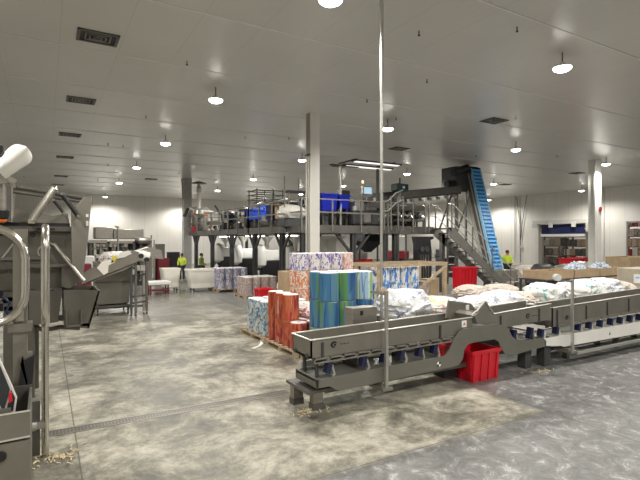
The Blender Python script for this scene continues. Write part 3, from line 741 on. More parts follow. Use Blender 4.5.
# ================================================================== TABLES, SACKS, CARTONS
def table(x0,y0,x1,y1,h, label, m='steel'):
    root = thing('work_table', ((x0+x1)/2,(y0+y1)/2,0), label, 'table')
    b = MB(); b.box(x0,y0,h-.05,x1,y1,h); b.build('table_top', m, root, bevel=.005)
    for X in (x0+.05,x1-.05):
        for Y in (y0+.05,y1-.05):
            b = MB(); b.box(X-.03,Y-.03,0,X+.03,Y+.03,h-.05); b.build('leg', m, root)
    b = MB(); b.box(x0+.05,y0+.05,.2,x1-.05,y1-.05,.23); b.build('lower_shelf', m, root)
table(5.75,6.72,7.62,7.78,.88, 'steel table under the film covered sacks behind the front trough')
table(7.7,6.62,9.9,7.75,.88, 'steel table under the blue printed sacks')
table(10.0,6.62,14.7,7.85,.88, 'long steel table under the teal and red printed sacks')
table(9.6,8.6,12.0,9.7,.86, 'steel table under the two cream sacks')
def sack(c, size, rz, m, label, seed, cat='sack', name='plastic_sack', lump=.35, group=None):
    bm = bmesh.new(); bmesh.ops.create_icosphere(bm, subdivisions=4, radius=1)
    for v in bm.verts:
        p = v.co.copy()
        # pillow: squared-off outline, thin edges
        q = Vector((math.copysign(abs(p.x)**.6, p.x), math.copysign(abs(p.y)**.6, p.y), p.z*(1-.35*max(abs(p.x),abs(p.y))**4)))
        n1 = noise.fractal(p*1.7+Vector((seed*3.1,seed,0)), 1.0, 2.0, 4)
        q *= 1 + lump*.45*n1
        n2 = noise.noise(p*5+Vector((seed,5,seed))); n3 = 1-abs(noise.noise(p*3.2+Vector((seed,9,2)))*2); q += p*(n2*.06 + n3*.10*lump/.35)
        q = Vector((q.x*size[0]/2, q.y*size[1]/2, max(q.z, -.72)*size[2]/2))
        v.co = q
    zmin = min(v.co.z for v in bm.verts)
    R = Matrix.Rotation(rz,4,'Z')
    for v in bm.verts: v.co.z -= zmin; v.co = R @ v.co + Vector(c)
    b = MB(); b.bm.free(); b.bm = bm
    o = b.build(name, m, origin=c)
    for pl in o.data.polygons: pl.use_smooth = True
    return tag(o, label, cat, group)
sacks = [
 ((6.1,7.2,.88),(.95,.85,.62),.2,'sack_blue','big white plastic wrapped sack behind the front trough',1),
 ((6.75,7.1,.88),(.7,.7,.42),.9,'sack_multi','white sack with yellow and pink print behind the trough baffle',2),
 ((7.22,7.3,.88),(.7,.8,.36),-.3,'sack_blue','flat white sack with blue print above the trough baffle',3),
 ((8.15,7.15,.88),(.95,.85,.34),.15,'sack_blue','white sack with blue lettering nearest the flared trough inlet',4),
 ((8.75,7.05,.88),(.9,.8,.42),-.2,'sack_blue','crumpled white sack with blue print, middle of the second table',5),
 ((9.4,7.2,.88),(.9,.85,.36),.5,'sack_cream','plain flat pale sack at the far end of the second table',6),
 ((10.55,7.25,.88),(.85,.8,.52),.1,'sack_teal','white sack with a teal panel on the long table',7),
 ((11.35,7.1,.88),(.85,.8,.5),-.3,'sack_red','white sack with a red flower mark on the long table',8),
 ((12.1,7.25,.88),(.9,.85,.55),.4,'sack_teal','lumpy white sack with teal marks beside the red marked one',9),
 ((12.9,7.15,.88),(.9,.85,.58),.0,'sack_blue','rounded white sack towards the far end of the long table',10),
 ((13.75,7.2,.88),(.9,.8,.42),.3,'sack_cream','flat whitish sack beside the large grey brown carton',11),
 ((10.15,9.15,.86),(1.0,.75,.32),.35,'sack_cream','cream sack at the near end of the rear table',12),
 ((11.15,9.05,.86),(1.05,.7,.32),-.1,'sack_cream','cream sack at the far end of the rear table',13),
]
for s in sacks: sack(*s)
sack((5.15,9.4,.142+.545),(.55,1.0,.34),.1,'sack_red','crumpled white and pink film bag on the red rolls',61)
# shallow cartons on a dark frame
table(15.4,10.45,20.6,11.6,.98, 'long dark frame table carrying the shallow cartons', 'dark_steel')
def open_box(x0,y0,z0,x1,y1,z1,m,label,name='open_carton',cat='box',t=.02, flap=True):
    b = MB(); b.loft([[(x0,y0,z0),(x1,y0,z0),(x1,y1,z0),(x0,y1,z0)],[(x0,y0,z1),(x1,y0,z1),(x1,y1,z1),(x0,y1,z1)],[(x0+t,y0+t,z1),(x1-t,y0+t,z1),(x1-t,y1-t,z1),(x0+t,y1-t,z1)],[(x0+t,y0+t,z0+.03),(x1-t,y0+t,z0+.03),(x1-t,y1-t,z0+.03),(x0+t,y1-t,z0+.03)]])
    o = b.build(name, m, bevel=.004, smooth=False); tag(o, label, cat); return o
open_box(15.5,10.5,.98,17.1,11.5,1.27,'card','shallow open brown carton nearest the stairs on the dark table')
open_box(17.2,10.5,.98,18.8,11.5,1.29,'card','shallow open brown carton, middle of the dark table')
open_box(18.9,10.5,.98,20.5,11.5,1.29,'card','shallow open brown carton at the far end of the dark table')
def heap(c, rx, ry, h, m, label, n=260, s=.09, name='film_scraps'):
    b = MB()
    for i in range(n):
        a = random.random()*6.28; r = math.sqrt(random.random()); x = c[0]+rx*r*math.cos(a); y = c[1]+ry*r*math.sin(a); z = c[2]+h*(1-r*r)*random.uniform(.5,1)+.02
        b.cbox((x,y,z),(s*random.uniform(.6,1.6),s*random.uniform(.6,1.4),s*random.uniform(.2,.7)),random.random()*3,random.random(),random.random())
    return tag(b.build(name, m, smooth=False, origin=(c[0],c[1],c[2])), label, 'scraps', None, 'stuff')
heap((18.0,11.0,1.02),.7,.42,.5,'scrap_film','heap of blue and white film scraps in the middle carton')
heap((19.7,11.0,1.02),.7,.42,.45,'scrap_film','heap of pale film scraps in the far carton')
# black plastic sheeting heap
sack((19.3,13.3,0),(1.6,1.0,1.45),.1,'black','black plastic sheeting heap behind the shallow cartons',21,'sheeting','plastic_sheeting',.25)
sack((21.2,13.4,0),(1.5,.9,1.42),-.1,'steel_satin','grey plastic covered load beside the black sheeting',22,'load','covered_load',.2)
# grey-brown gaylord with label
gx = 17.2; gz = 1.43
g = thing('gaylord_box', (gx+.75,8.6,0), 'large grey brown gaylord carton with a white label near the trough end', 'box')
b = MB(); b.box(gx,7.95,.14,gx+1.4,9.0,gz); b.build('carton', 'card_pale', g, bevel=.01)
q = onX(637,279,gx); b = MB(); b.box(gx-.012,q.y-.16,q.z-.14,gx+.005,q.y+.10,q.z+.16); b.build('label_sheet', 'paper', g)
b = MB(); b.box(gx-.016,q.y-.09,q.z+.02,gx-.01,q.y+.04,q.z+.08); b.build('print', 'pale_blue', g)
pallet(gx-.02,7.9,gx+1.45,9.05, 'pallet under the large grey brown gaylord carton')
open_box(24.9,12.4,.14,27.0,13.6,1.55,'card','tan gaylord carton at the foot of the white column','gaylord_box')
pallet(24.85,12.35,27.05,13.65,'pallet under the tan gaylord at the foot of the white column')
# red bins by the doorway
ribbed_tub('plastic_tub', 29.1,17.8,30.0,18.9,1.22, 'red plastic tub nearest the stairs before the roll-up doorway', taper=.08)
ribbed_tub('plastic_tub', 30.15,17.8,31.1,18.9,1.25, 'red plastic tub nearest the white column before the doorway', taper=.08)
sack((28.0,16.6,0),(1.6,.9,1.25),0,'sack_teal','pale wrapped bundle before the red tubs',23,'bundle','wrapped_bundle',.3)
sack((26.3,16.4,0),(1.6,.9,1.2),0.4,'film_pink','pinkish wrapped bundle before the red tubs',24,'bundle','wrapped_bundle',.3)
# ------------------------------------------------------------------ cream tubs on casters
def laundry_tub(u, d, w, dp, h, label):
    p = W(u, 290, d); root = thing('wheeled_tub', (p.x,p.y,0), label, 'tub', 'cream plastic tubs on wheels')
    cx, cy = p.x, p.y; z0 = .18
    def rr(a, c, z, r=.12):
        o = []
        for (sx_, sy_, a0) in ((1,1,0),(-1,1,90),(-1,-1,180),(1,-1,270)):
            for k in range(5):
                an = math.radians(a0+k*22.5); o.append((cx+sx_*(a-r)+r*math.cos(an), cy+sy_*(c-r)+r*math.sin(an), z))
        return o
    a, c = w/2, dp/2
    b = MB(); b.loft([rr(a*.78,c*.78,z0), rr(a*.85,c*.85,z0+.35*(h-z0)), rr(a*.85+.015,c*.85+.015,z0+.40*(h-z0)), rr(a*.97,c*.97,h-.09), rr(a*.96,c*.96,h-.02), rr(a*.93,c*.93,h-.02), rr(a*.80,c*.80,z0+.04)])
    b.build('body', 'cream_plastic', root)
    b = MB(); b.loft([rr(a*.955,c*.955,h-.10), rr(a,c,h-.10), rr(a*1.01,c*1.01,h-.01), rr(a*.94,c*.94,h)], cap=False); b.build('rim', 'cream_plastic', root)
    for sx_ in (-1,1):
        for sy_ in (-1,1):
            x, y = cx+sx_*a*.6, cy+sy_*c*.6; b = MB(); b.rod((x-.02,y,.07),(x+.02,y,.07),.07,n=14); b.box(x-.03,y-.03,.10,x+.03,y+.03,.19); b.build('caster', 'dark_steel', root)
laundry_tub(170, 22.4, .85, .9, 1.08, 'smaller cream plastic wheeled tub nearest the left machines')
laundry_tub(201.5, 22.2, 1.45, .85, 1.06, 'larger cream plastic wheeled tub beside the grey clad column')
# low pinkish table beside tubs
p = W(159,283,21); root = thing('low_table', (p.x,p.y,0), 'low table with a white top beside the small cream tub', 'table')
b = MB(); b.box(p.x-.5,p.y-.3,.42,p.x+.45,p.y+.4,.58); b.build('table_top', 'white_plastic', root, bevel=.03)
for a, c in ((-.4,-.2),(.35,-.2),(-.4,.3),(.35,.3)):
    b = MB(); b.box(p.x+a-.03,p.y+c-.03,0,p.x+a+.03,p.y+c+.03,.42); b.build('leg', 'maroon', root)
b = MB(); b.box(p.x-.42,p.y-.2,.15,p.x+.38,p.y+.3,.19); b.build('shelf', 'maroon', root)
p = W(163,268,27); b = MB(); b.box(p.x-.3,p.y,0,p.x+.35,p.y+.6,1.35); tag(b.build('storage_cabinet','maroon',bevel=.01), 'dark red cabinet behind the small cream tub', 'cabinet')
# ================================================================== MEZZANINE
X0, DZ = 8.5, 2.93
DX1, DY0, DY1 = 15.25, 16.0, 33.2       # front wing reaches DX1; left wing reaches DY1
WX = 12.2; WY = 19.4                     # inner edges
root = thing('mezzanine_platform', (X0, DY0, 0), 'dark steel mezzanine platform with pale guard rails carrying the weighing machines', 'platform')
b = MB(); b.box(X0,DY0,DZ-.06,DX1,WY,DZ); b.box(X0,WY,DZ-.06,WX,DY1,DZ); b.build('deck', 'mid_steel', root)
b = MB()
b.box(X0-.04,DY0-.04,DZ-.24,X0+.02,DY1,DZ+.04); b.box(X0-.04,DY0-.06,DZ-.26,DX1,DY0+.0,DZ+.06); b.box(WX-.05,WY,DZ-.26,WX,DY1,DZ); b.box(X0,DY1-.05,DZ-.26,WX,DY1,DZ+.05); b.box(DX1-.05,DY0,DZ-.26,DX1,WY,DZ)
b.build('edge_beam', 'mid_steel', root)
b = MB()
for i in range(14):
    y = DY0+.9+i*1.25; b.box(X0,y,DZ-.24,WX if y > WY else DX1,y+.08,DZ-.06)
b.build('joist', 'dark_steel', root)
lefts = [27.5,24.1,20.9,17.9,31.0]
posts = [(X0+.1,y) for y in lefts] + [(X0+.12,DY0+.12)] + [(onY(u,240,DY0+.1).x, DY0+.1) for u in (353,385,395)] + [(WX-.1,y) for y in (20.9,24.1,27.5,31.0)] + [(DX1-.2,WY-.2),(12.2,WY-.2)]
for (x, y) in posts:
    b = MB(); w = .10
    b.box(x-w,y-w,0,x+w,y-w+.03,DZ-.2); b.box(x-w,y+w-.03,0,x+w,y+w,DZ-.2); b.box(x-.015,y-w,0,x+.015,y+w,DZ-.2); b.box(x-w-.05,y-w-.05,0,x+w+.05,y+w+.05,.025)
    b.build('post', 'dark_steel', root)
for y in lefts:
    for s in (-1, 1):
        b = MB(); b.bar((X0+.1,y+s*.08,DZ-.95),(X0+.1,y+s*.72,DZ-.24),.09,.07); b.build('knee_brace', 'dark_steel', root)
for x in (posts[6][0], ):
    for s in (-1,1):
        b = MB(); b.bar((x+s*.08,DY0+.1,DZ-1.1),(x+s*.85,DY0+.1,DZ-.24),.13,.08); b.build('knee_brace', 'dark_steel', root)
p = onY(445,240,DY0-.2); b = MB(); b.box(p.x-.08,DY0-.1,0,p.x+.10,DY0+.08,DZ-.26); b.build('post', 'mid_steel', root)
# guard rails
def guard(pts, step=1.5, h=1.08, z=DZ, r=.028):
    for a, c in zip(pts, pts[1:]):
        a = Vector((*a, z)); c = Vector((*c, z)); n = max(1, round((c-a).length/step))
        b = MB()
        for q in (h, h*.52): b.bar(a+Vector((0,0,q)), c+Vector((0,0,q)), .05)
        g = b.build('guard_rail', 'rail_steel', root)
        for i in range(n+1):
            p = a+(c-a)*i/n; b = MB(); b.box(p.x-r,p.y-r,z-.2,p.x+r,p.y+r,z+h); b.build('rail_post', 'rail_steel', g)
mat('rail_steel', (.24,.235,.215), .42, .5, .08, 4)
guard([(X0-.05,DY1),(X0-.05,21.4)]); guard([(X0-.05,21.4),(X0-.05,DY0-.06)])
guard([(X0-.05,DY0-.07),(onY(412,220,DY0).x,DY0-.07)], 1.3)
guard([(onY(424,220,DY0).x,DY0-.07),(DX1-.3,DY0-.07)], 1.1)
guard([(X0,DY1),(WX,DY1)])
guard([(WX,DY1),(WX,WY),(DX1,WY)], 2.0)
# stairs
SX0, SX1, SY0, SY1 = 15.3, 19.35, 15.0, 15.95
root = thing('staircase', (SX1, 15.5, 0), 'grey steel staircase with open treads and pale handrails climbing to the mezzanine', 'stairs')
sz = lambda x: DZ*(SX1-x)/(SX1-SX0)
for y in (SY0, SY1-.05):
    b = MB(); b.prismY([(SX0-.05,DZ+.02),(SX0+.25,DZ+.02),(SX1+.1,.0),(SX1-.28,.0),(SX0-.05,DZ-.33)], y, y+.05); b.build('stringer', 'rail_steel', root)
b = MB(); b.box(SX0-.15,SY0,DZ-.06,SX0+.1,DY0,DZ+.0); b.build('landing_plate', 'mid_steel', root)
for i in range(1, 14):
    x = SX0 + (SX1-SX0)*i/14; z = sz(x); b = MB(); b.box(x-.02,SY0+.05,z-.035,x+.25,SY1-.05,z); b.box(x+.235,SY0+.05,z-.05,x+.25,SY1-.05,z+.002); b.build('tread', 'mid_steel', root)
for y in (SY0-.03, SY1+.03):
    b = MB()
    b.tube([(SX0-.1,y,DZ+1.05),(SX0+.15,y,DZ+1.05),(SX1-.1,y,1.10),(SX1+.35,y,.98),(SX1+.55,y,.90),(SX1+.58,y,.5),(SX1+.5,y,.38),(SX1+.0,y,.36)], .026)
    b.tube([(SX0-.1,y,DZ+.55),(SX0+.15,y,DZ+.55),(SX1-.1,y,.62),(SX1+.2,y,.5)], .022)
    h = b.build('handrail', 'rail_pale', root) if 'rail_pale' in MATS else b.build('handrail', mat('rail_pale',(.55,.54,.50),.35,.5,.05,4), root)
    for i in range(4):
        x = SX0+.1+(SX1-SX0-.15)*i/3; b = MB(); b.box(x-.024,y-.024,sz(x)-.05,x+.024,y+.024,sz(x)+1.07); b.build('baluster', 'rail_steel', h)
# blue incline elevator
EX0, EX1 = 20.12, 20.82
EB = (16.68, .78); ET = (18.2, 6.30)
root = thing('incline_elevator', ((EX0+EX1)/2, EB[0], 0), 'steep incline elevator with bright blue cleated belt rising beside the stairs', 'elevator')
dv = Vector((0, ET[0]-EB[0], ET[1]-EB[1])); L_ = dv.length; dn = dv.normalized(); nn = Vector((0,-dn.z,dn.y))
def E(x, s, o): p = Vector((x, EB[0], EB[1])) + dn*s + nn*o; return (x, p.y, p.z)
b = MB(); b.loft([[E(EX0+.02,0,0),E(EX1-.02,0,0),E(EX1-.02,0,.05),E(EX0+.02,0,.05)],[E(EX0+.02,L_,0),E(EX1-.02,L_,0),E(EX1-.02,L_,.05),E(EX0+.02,L_,.05)]]); b.build('belt', 'blue_belt', root)
for i in range(27):
    s = .08+i*L_/27; b = MB(); b.loft([[E(EX0+.05,s,.05),E(EX1-.05,s,.05),E(EX1-.05,s+.09,.05),E(EX0+.05,s+.09,.05)],[E(EX0+.05,s-.02,.12),E(EX1-.05,s-.02,.12),E(EX1-.05,s+.07,.12),E(EX0+.05,s+.07,.12)]]); b.build('cleat', 'blue_cleat', root)
for x in (EX0-.03, EX1-.03):
    b = MB(); b.loft([[E(x,-.05,-.06),E(x+.05,-.05,-.06),E(x+.05,-.05,.09),E(x,-.05,.09)],[E(x,L_,-.06),E(x+.05,L_,-.06),E(x+.05,L_,.09),E(x,L_,.09)]]); b.build('side_rail', 'pale_blue', root)
b = MB(); b.loft([[E(EX0-.04,-.1,-.42),E(EX1+.04,-.1,-.42),E(EX1+.04,-.1,-.06),E(EX0-.04,-.1,-.06)],[E(EX0-.04,L_,-.42),E(EX1+.04,L_,-.42),E(EX1+.04,L_,-.06),E(EX0-.04,L_,-.06)]]); b.build('casing', 'mid_steel', root)
b = MB()
for o in (-.2,-.5,-.62): b.loft([[E(EX0-.07,.2,o),E(EX0-.04,.2,o),E(EX0-.04,.2,o+.06),E(EX0-.07,.2,o+.06)],[E(EX0-.07,L_,o),E(EX0-.04,L_,o),E(EX0-.04,L_,o+.06),E(EX0-.07,L_,o+.06)]])
b.build('frame_rail', 'rail_pale', root)
# curved head over the mezzanine
zt = ET[1]
prof = [(ET[0]-.12, zt-.25),(ET[0]-.05,zt+.08),(ET[0]+.18,zt+.18),(ET[0]+.75,zt+.18),(ET[0]+1.3,zt+.02),(ET[0]+1.3,zt-.9),(ET[0]+.5,zt-1.0)]
b = MB(); b.prismX(prof, EX0-.03, EX0+.01); b.prismX(prof, EX1-.01, EX1+.03); b.prismX([(y+.12,z-.0) if y<ET[0]+.1 else (y,z) for y, z in prof[2:6]], EX0, EX1); b.build('head_cover', 'dark_steel', root)
b = MB(); b.box(EX0-.95,ET[0]+.10,zt-1.25,EX0-.03,ET[0]+1.25,zt+.10); b.build('drive_unit', 'dark_steel', root, bevel=.06)
b = MB(); b.rod((EX0-1.2,ET[0]+.05,zt-.30),(EX0-.2,ET[0]+.05,zt+.02),.22,n=14); b.rod((EX0-1.5,ET[0]+.3,zt-.9),(EX0-.9,ET[0]+.3,zt-.85),.2,n=14); b.build('motor', 'black', root)
for x in (EX0+.0, EX1-.0):
    for y in (EB[0]+.55, ET[0]+.95):
        b = MB(); b.box(x-.04,y-.04,0,x+.04,y+.04,zt-.9 if y > 18 else 1.4); b.build('leg', 'mid_steel', root)
b = MB(); b.box(EX0-.25,EB[0]-.75,.30,EX1+.25,EB[0]+.5,.85); b.build('infeed_hopper', 'steel', root)
for x in (EX0-.2, EX1+.2):
    b = MB(); b.box(x-.04,EB[0]-.7,0,x+.04,EB[0]-.62,.3); b.build('leg', 'mid_steel', root)
for x0_, y0_ in ((19.0,19.0),(19.6,18.2)):
    b = MB(); b.bar((x0_,y0_+.4,3.0),(x0_+.6,y0_,5.1),.09); b.build('strut', 'mid_steel', root)
# cross conveyor on the deck feeding from the head
root = thing('feed_conveyor', (15.5, 18.3, DZ), 'dark gently rising feed conveyor from the mezzanine to the elevator head', 'conveyor')
a = Vector((13.2, 18.2, 4.30)); c = Vector((19.2, 18.4, 5.02))
b = MB(); b.bar(a, c, .75, .30); b.build('trough', 'dark_steel', root)
b = MB(); b.bar(a+Vector((0,-.40,.10)), c+Vector((0,-.40,.10)), .05, .35); b.build('side_plate', 'mid_steel', root)
for f in (.05,.22,.36,.95):
    p = a+(c-a)*f; zb_ = DZ if p.x < DX1 else 0
    for y in (-.3,.3):
        b = MB(); b.box(p.x-.04,p.y+y-.04,zb_,p.x+.04,p.y+y+.04,p.z-.1); b.build('leg', 'mid_steel', root)
for i in range(9):
    p = a+(c-a)*(.1+i*.1); b = MB(); b.rod((p.x,p.y-.55,p.z-.28),(p.x,p.y-.38,p.z-.25),.09,n=10); b.build('drive_unit', 'steel_bright', root)
# ------------------------------------------------------------------ weighers on the deck
def weigher(x, y, guardmat, label, s=1.0, coverm='steel_bright'):
    root = thing('multihead_weigher', (x,y,DZ), label, 'machine')
    b = MB()
    for i in range(4):
        a = PI/4+i*PI/2; b.bar((x+.55*s*math.cos(a),y+.55*s*math.sin(a),DZ),(x+.45*s*math.cos(a),y+.45*s*math.sin(a),DZ+.75*s),.06)
    b.build('stand', 'mid_steel', root)
    b = MB(); b.lathe((x,y,DZ), [(.12*s,.25*s),(.30*s,.55*s),(.46*s,.72*s),(.46*s,.80*s)], 20); b.build('discharge_chute', 'steel', root)
    b = MB(); b.lathe((x,y,DZ), [(.30*s,.75*s),(.34*s,.8*s),(.34*s,1.25*s),(.2*s,1.3*s)], 20); b.build('body', guardmat, root)
    b = MB(); b.box(x-.5*s,y-.5*s,DZ,x+.5*s,y+.5*s,DZ+.45*s); b.build('base_cabinet', 'dark_steel', root, bevel=.02)
    b = MB(); b.lathe((x,y,DZ), [(.34*s,1.25*s),(.42*s,1.34*s),(.36*s,1.37*s),(.02,1.52*s)], 20); b.build('top_cone', coverm, root)
    for i in range(12):
        a = i*PI/6; cx, cy = x+.46*s*math.cos(a), y+.46*s*math.sin(a)
        b = MB(); b.cbox((cx,cy,DZ+1.05*s),(.2*s,.19*s,.24*s),a); b.cbox((cx,cy,DZ+.80*s),(.17*s,.18*s,.2*s),a,0,.15); b.build('bucket', 'steel_bright' if i%3 else guardmat, root)
    return root
weigher(9.9, 17.6, 'navy', 'multihead weigher nearest the mezzanine corner behind the pale column', 1.0)
weigher(9.7, 19.9, 'navy', 'multihead weigher behind the cream bag on the mezzanine', .95)
weigher(9.7, 22.6, 'mid_blue', 'multihead weigher with blue body in the middle of the mezzanine', .95)
weigher(9.7, 25.2, 'navy', 'multihead weigher beyond the bright blue bin', .9)
weigher(9.8, 28.0, 'dark_steel', 'multihead weigher towards the far end of the mezzanine', .9)
weigher(11.3, 17.7, 'royal_blue', 'multihead weigher with royal blue body behind the front guard rail', 1.0)
weigher(11.9, 18.75, 'dark_steel', 'dark multihead weigher below the light frame', .8)
# blue hoods
def hood(u0,v0,u1,v1,Y,dy,m,label,name='blue_bin',cat='bin'):
    a, c = onY(u0,v0,Y), onY(u1,v1,Y); x0,x1,z1,z0 = a.x,c.x,a.z,c.z
    root = thing(name, ((x0+x1)/2,Y+dy/2,DZ), label, cat); t=.02; k=.06
    b = MB(); b.loft([[(x0+k,Y+k,z0),(x1-k,Y+k,z0),(x1-k,Y+dy-k,z0),(x0+k,Y+dy-k,z0)],[(x0,Y,z1),(x1,Y,z1),(x1,Y+dy,z1),(x0,Y+dy,z1)],[(x0+t,Y+t,z1),(x1-t,Y+t,z1),(x1-t,Y+dy-t,z1),(x0+t,Y+dy-t,z1)],[(x0+k+t,Y+k+t,z0+.03),(x1-k-t,Y+k+t,z0+.03),(x1-k-t,Y+dy-k-t,z0+.03),(x0+k+t,Y+dy-k-t,z0+.03)]]); b.build('body', m, root, bevel=.03)
    b = MB(); b.box(x0-.03,Y-.03,z1-.06,x1+.03,Y+.0,z1); b.box(x0-.03,Y,z1-.06,x0,Y+dy,z1); b.box(x1,Y,z1-.06,x1+.03,Y+dy,z1); b.build('rim', m, root)
    for xx in (x0+.1,x1-.1):
        for yy in (Y+.1,Y+dy-.1):
            b = MB(); b.box(xx-.025,yy-.025,DZ,xx+.025,yy+.025,z0+.01); b.build('leg', 'mid_steel', root)
    return root
hood(253,209,265,219.5,21.6,1.0,'mid_blue','bright blue bin on legs in the middle of the mezzanine')
hood(322,193,338,211,16.7,.9,'royal_blue','royal blue bin just right of the pale column on the mezzanine')
hood(339.5,194.5,350,209,16.8,.9,'royal_blue','royal blue bin behind the front guard rail, beyond its twin')
hood(228,214.5,236,224,27.0,.8,'navy','small dark blue bin near the far end of the mezzanine')
hood(270,205,276,221,19.0,.5,'navy','narrow dark blue bin beside the brown carton on the mezzanine')
hood(278,204,287,220,18.6,.8,'card','brown open bin among the weighers on the mezzanine')
p = onY(294,222,17.0); sack((p.x,17.2,DZ+.35),(1.1,.7,.62),.2,'white_plastic','cream filled bag among the weighers on the mezzanine',31)
b = MB(); b.box(p.x-.5,16.9,DZ,p.x+.5,17.5,DZ+.35); tag(b.build('crate','dark_steel',bevel=.02),'dark crate under the cream bag on the mezzanine','crate')
# cabinets at the far end of the deck
def cab(u0,v0,u1,Y,dy,m,label,name='control_cabinet',cat='cabinet',zb=DZ,handle=True):
    a, c = onY(u0,v0,Y), onY(u1,v0,Y); root = thing(name, ((a.x+c.x)/2,Y+dy/2,zb), label, cat)
    b = MB(); b.box(a.x,Y,zb,c.x,Y+dy,a.z); b.build('body', m, root, bevel=.02)
    b = MB(); b.box(a.x+.05,Y-.015,zb+.1,c.x-.05,Y+.0,a.z-.06); d = b.build('door', m, root)
    if handle:
        b = MB(); b.box(c.x-.16,Y-.04,(zb+a.z)/2-.08,c.x-.13,Y-.01,(zb+a.z)/2+.08); b.build('handle', 'black', d)
    return root
cab(195,206.5,208.5,31.6,.8,'steel','grey steel cabinet on the far end of the mezzanine')
cab(355,201,364,16.6,.5,'steel','grey control cabinet behind the front guard rail below the blue screen')
cab(366,206,377,16.5,.5,'mid_steel','low grey cabinet behind the front guard rail')
cab(323,211,328,16.8,.4,'dark_steel','small dark cabinet under the royal blue bins')
p = onY(196,232,31); b = MB(); b.box(p.x-.2,31.0,DZ,p.x+.25,31.4,DZ+.35); tag(b.build('crate','dark_red',bevel=.02),'small dark red crate in front of the grey cabinet on the mezzanine','crate')
# screen with beacon
a, c = onY(364,187,17.6), onY(371.5,194,17.6)
root = thing('operator_screen', ((a.x+c.x)/2,17.6,DZ), 'pale blue lit operator screen with a small beacon above the mezzanine rail', 'screen')
b = MB(); b.box(a.x-.05,17.6,c.z-.05,c.x+.05,17.75,a.z+.05); b.build('housing', 'steel', root, bevel=.015)
b = MB(); b.box(a.x,17.585,c.z,c.x,17.60,a.z); b.build('display', 'display_glow', root)
b = MB(); b.rod(((a.x+c.x)/2,17.7,DZ),((a.x+c.x)/2,17.7,c.z),.03); b.rod((a.x,17.7,a.z),(a.x,17.7,a.z+.2),.012); b.build('post', 'steel', root)
b = MB(); b.rod((a.x,17.7,a.z+.18),(a.x,17.7,a.z+.3),.05); b.build('beacon', 'beacon_glow', root)
# dark monitor box
a, c = onY(397.5,183,17.1), onY(409,191.5,17.1)
root = thing('monitor_unit', ((a.x+c.x)/2,17.3,DZ), 'dark green boxy monitor unit with a black antenna on the mezzanine', 'monitor')
b = MB(); b.box(a.x,17.1,c.z,c.x,17.6,a.z); b.build('housing', 'teal', root, bevel=.05)
b = MB(); b.box(a.x+.08,17.08,c.z+.08,c.x-.08,17.1,a.z-.08); b.build('display', 'screen', root)
b = MB(); b.box((a.x+c.x)/2-.06,17.07,(a.z+c.z)/2-.05,(a.x+c.x)/2+.08,17.085,(a.z+c.z)/2+.05); b.build('badge', 'pale_blue', root)
b = MB(); b.rod(((a.x+c.x)/2,17.35,a.z),((a.x+c.x)/2,17.35,a.z+.28),.035); b.build('antenna', 'black', root)
b = MB(); b.rod(((a.x+c.x)/2,17.35,DZ),((a.x+c.x)/2,17.35,c.z),.05); b.build('post', 'steel', root)
p = onY(345,193,18); cab(341,190,350,18.2,.4,'dark_steel','small dark box on the machinery behind the royal blue bins','control_box','box')
# machinery beneath the beam: vibratory pans
def pan_machine(x0, x1, y, z, label, m='mid_steel', n=5):
    root = thing('vibratory_feeder', ((x0+x1)/2,y,DZ), label, 'machine')
    b = MB(); b.loft([[(x0,y-.3,z),(x0,y+.3,z),(x0,y+.35,z+.22),(x0,y-.35,z+.22)],[(x1,y-.3,z+.05),(x1,y+.3,z+.05),(x1,y+.35,z+.27),(x1,y-.35,z+.27)]]); b.build('pan', m, root)
    for i in range(n):
        x = x0+(x1-x0)*(i+.5)/n; b = MB(); b.cbox((x,y,z-.12),(.16,.3,.2)); b.rod((x-.08,y-.22,z-.25),(x+.08,y-.22,z-.25),.1,n=10); b.build('drive_coil', 'dark_steel' if i%2 else 'steel_bright', root)
    b = MB(); b.box(x0,y-.25,z-.45,x1,y+.25,z-.36)
    for x in (x0+.05,x1-.1): b.box(x,y-.25,DZ,x+.06,y-.19,z-.4); b.box(x,y+.19,DZ,x+.06,y+.25,z-.4)
    b.build('frame', 'mid_steel', root)
pan_machine(11.9,13.0,16.8,3.75,'vibratory feeder behind the kinked front guard rail')
pan_machine(13.5,15.1,16.6,3.7,'vibratory feeder near the top of the stairs')
pan_machine(12.6,15.0,17.7,4.0,'upper vibratory feeder below the rising feed conveyor')
pan_machine(9.1,10.8,24.0,3.35,'low vibratory feeder in the middle of the mezzanine','steel')
pan_machine(9.1,10.6,30.0,3.35,'low vibratory feeder near the far end of the mezzanine','steel')
pan_machine(15.5,18.6,18.3,3.85,'long feeder pans hanging beneath the feed conveyor','mid_steel',7) if False else None
def plant(x0,y0,x1,y1,h,m,label,topm='steel',n=4):
    root = thing('processing_unit', ((x0+x1)/2,(y0+y1)/2,DZ), label, 'machine')
    b = MB(); b.box(x0,y0,DZ+.12,x1,y1,DZ+h); b.build('housing', m, root, bevel=.03)
    for i in range(n):
        x = x0+(x1-x0)*(i+.5)/n; w = (x1-x0)/n*.4
        b = MB(); b.box(x-w,y0-.02,DZ+.22,x+w,y0,DZ+h-.1); d = b.build('access_door', topm if i%2 else m, root)
        b = MB(); b.box(x+w-.06,y0-.045,DZ+h*.5-.06,x+w-.03,y0-.02,DZ+h*.5+.06); b.build('handle', 'steel_bright', d)
        b = MB(); b.rod((x,y0+.25,DZ+h),(x,y0+.25,DZ+h+random.uniform(.1,.35)),random.uniform(.06,.16),n=12); b.build('fitting', ['steel_bright','dark_steel','black','steel'][i%4], root)
    for x in (x0+.1,x1-.1):
        b = MB(); b.box(x-.04,y0+.1,DZ,x+.04,y1-.1,DZ+.12); b.build('foot', 'dark_steel', root)
plant(11.9,19.0,12.6,19.3,1.5,'dark_steel','tall dark machine base behind the small dark weigher',n=2)
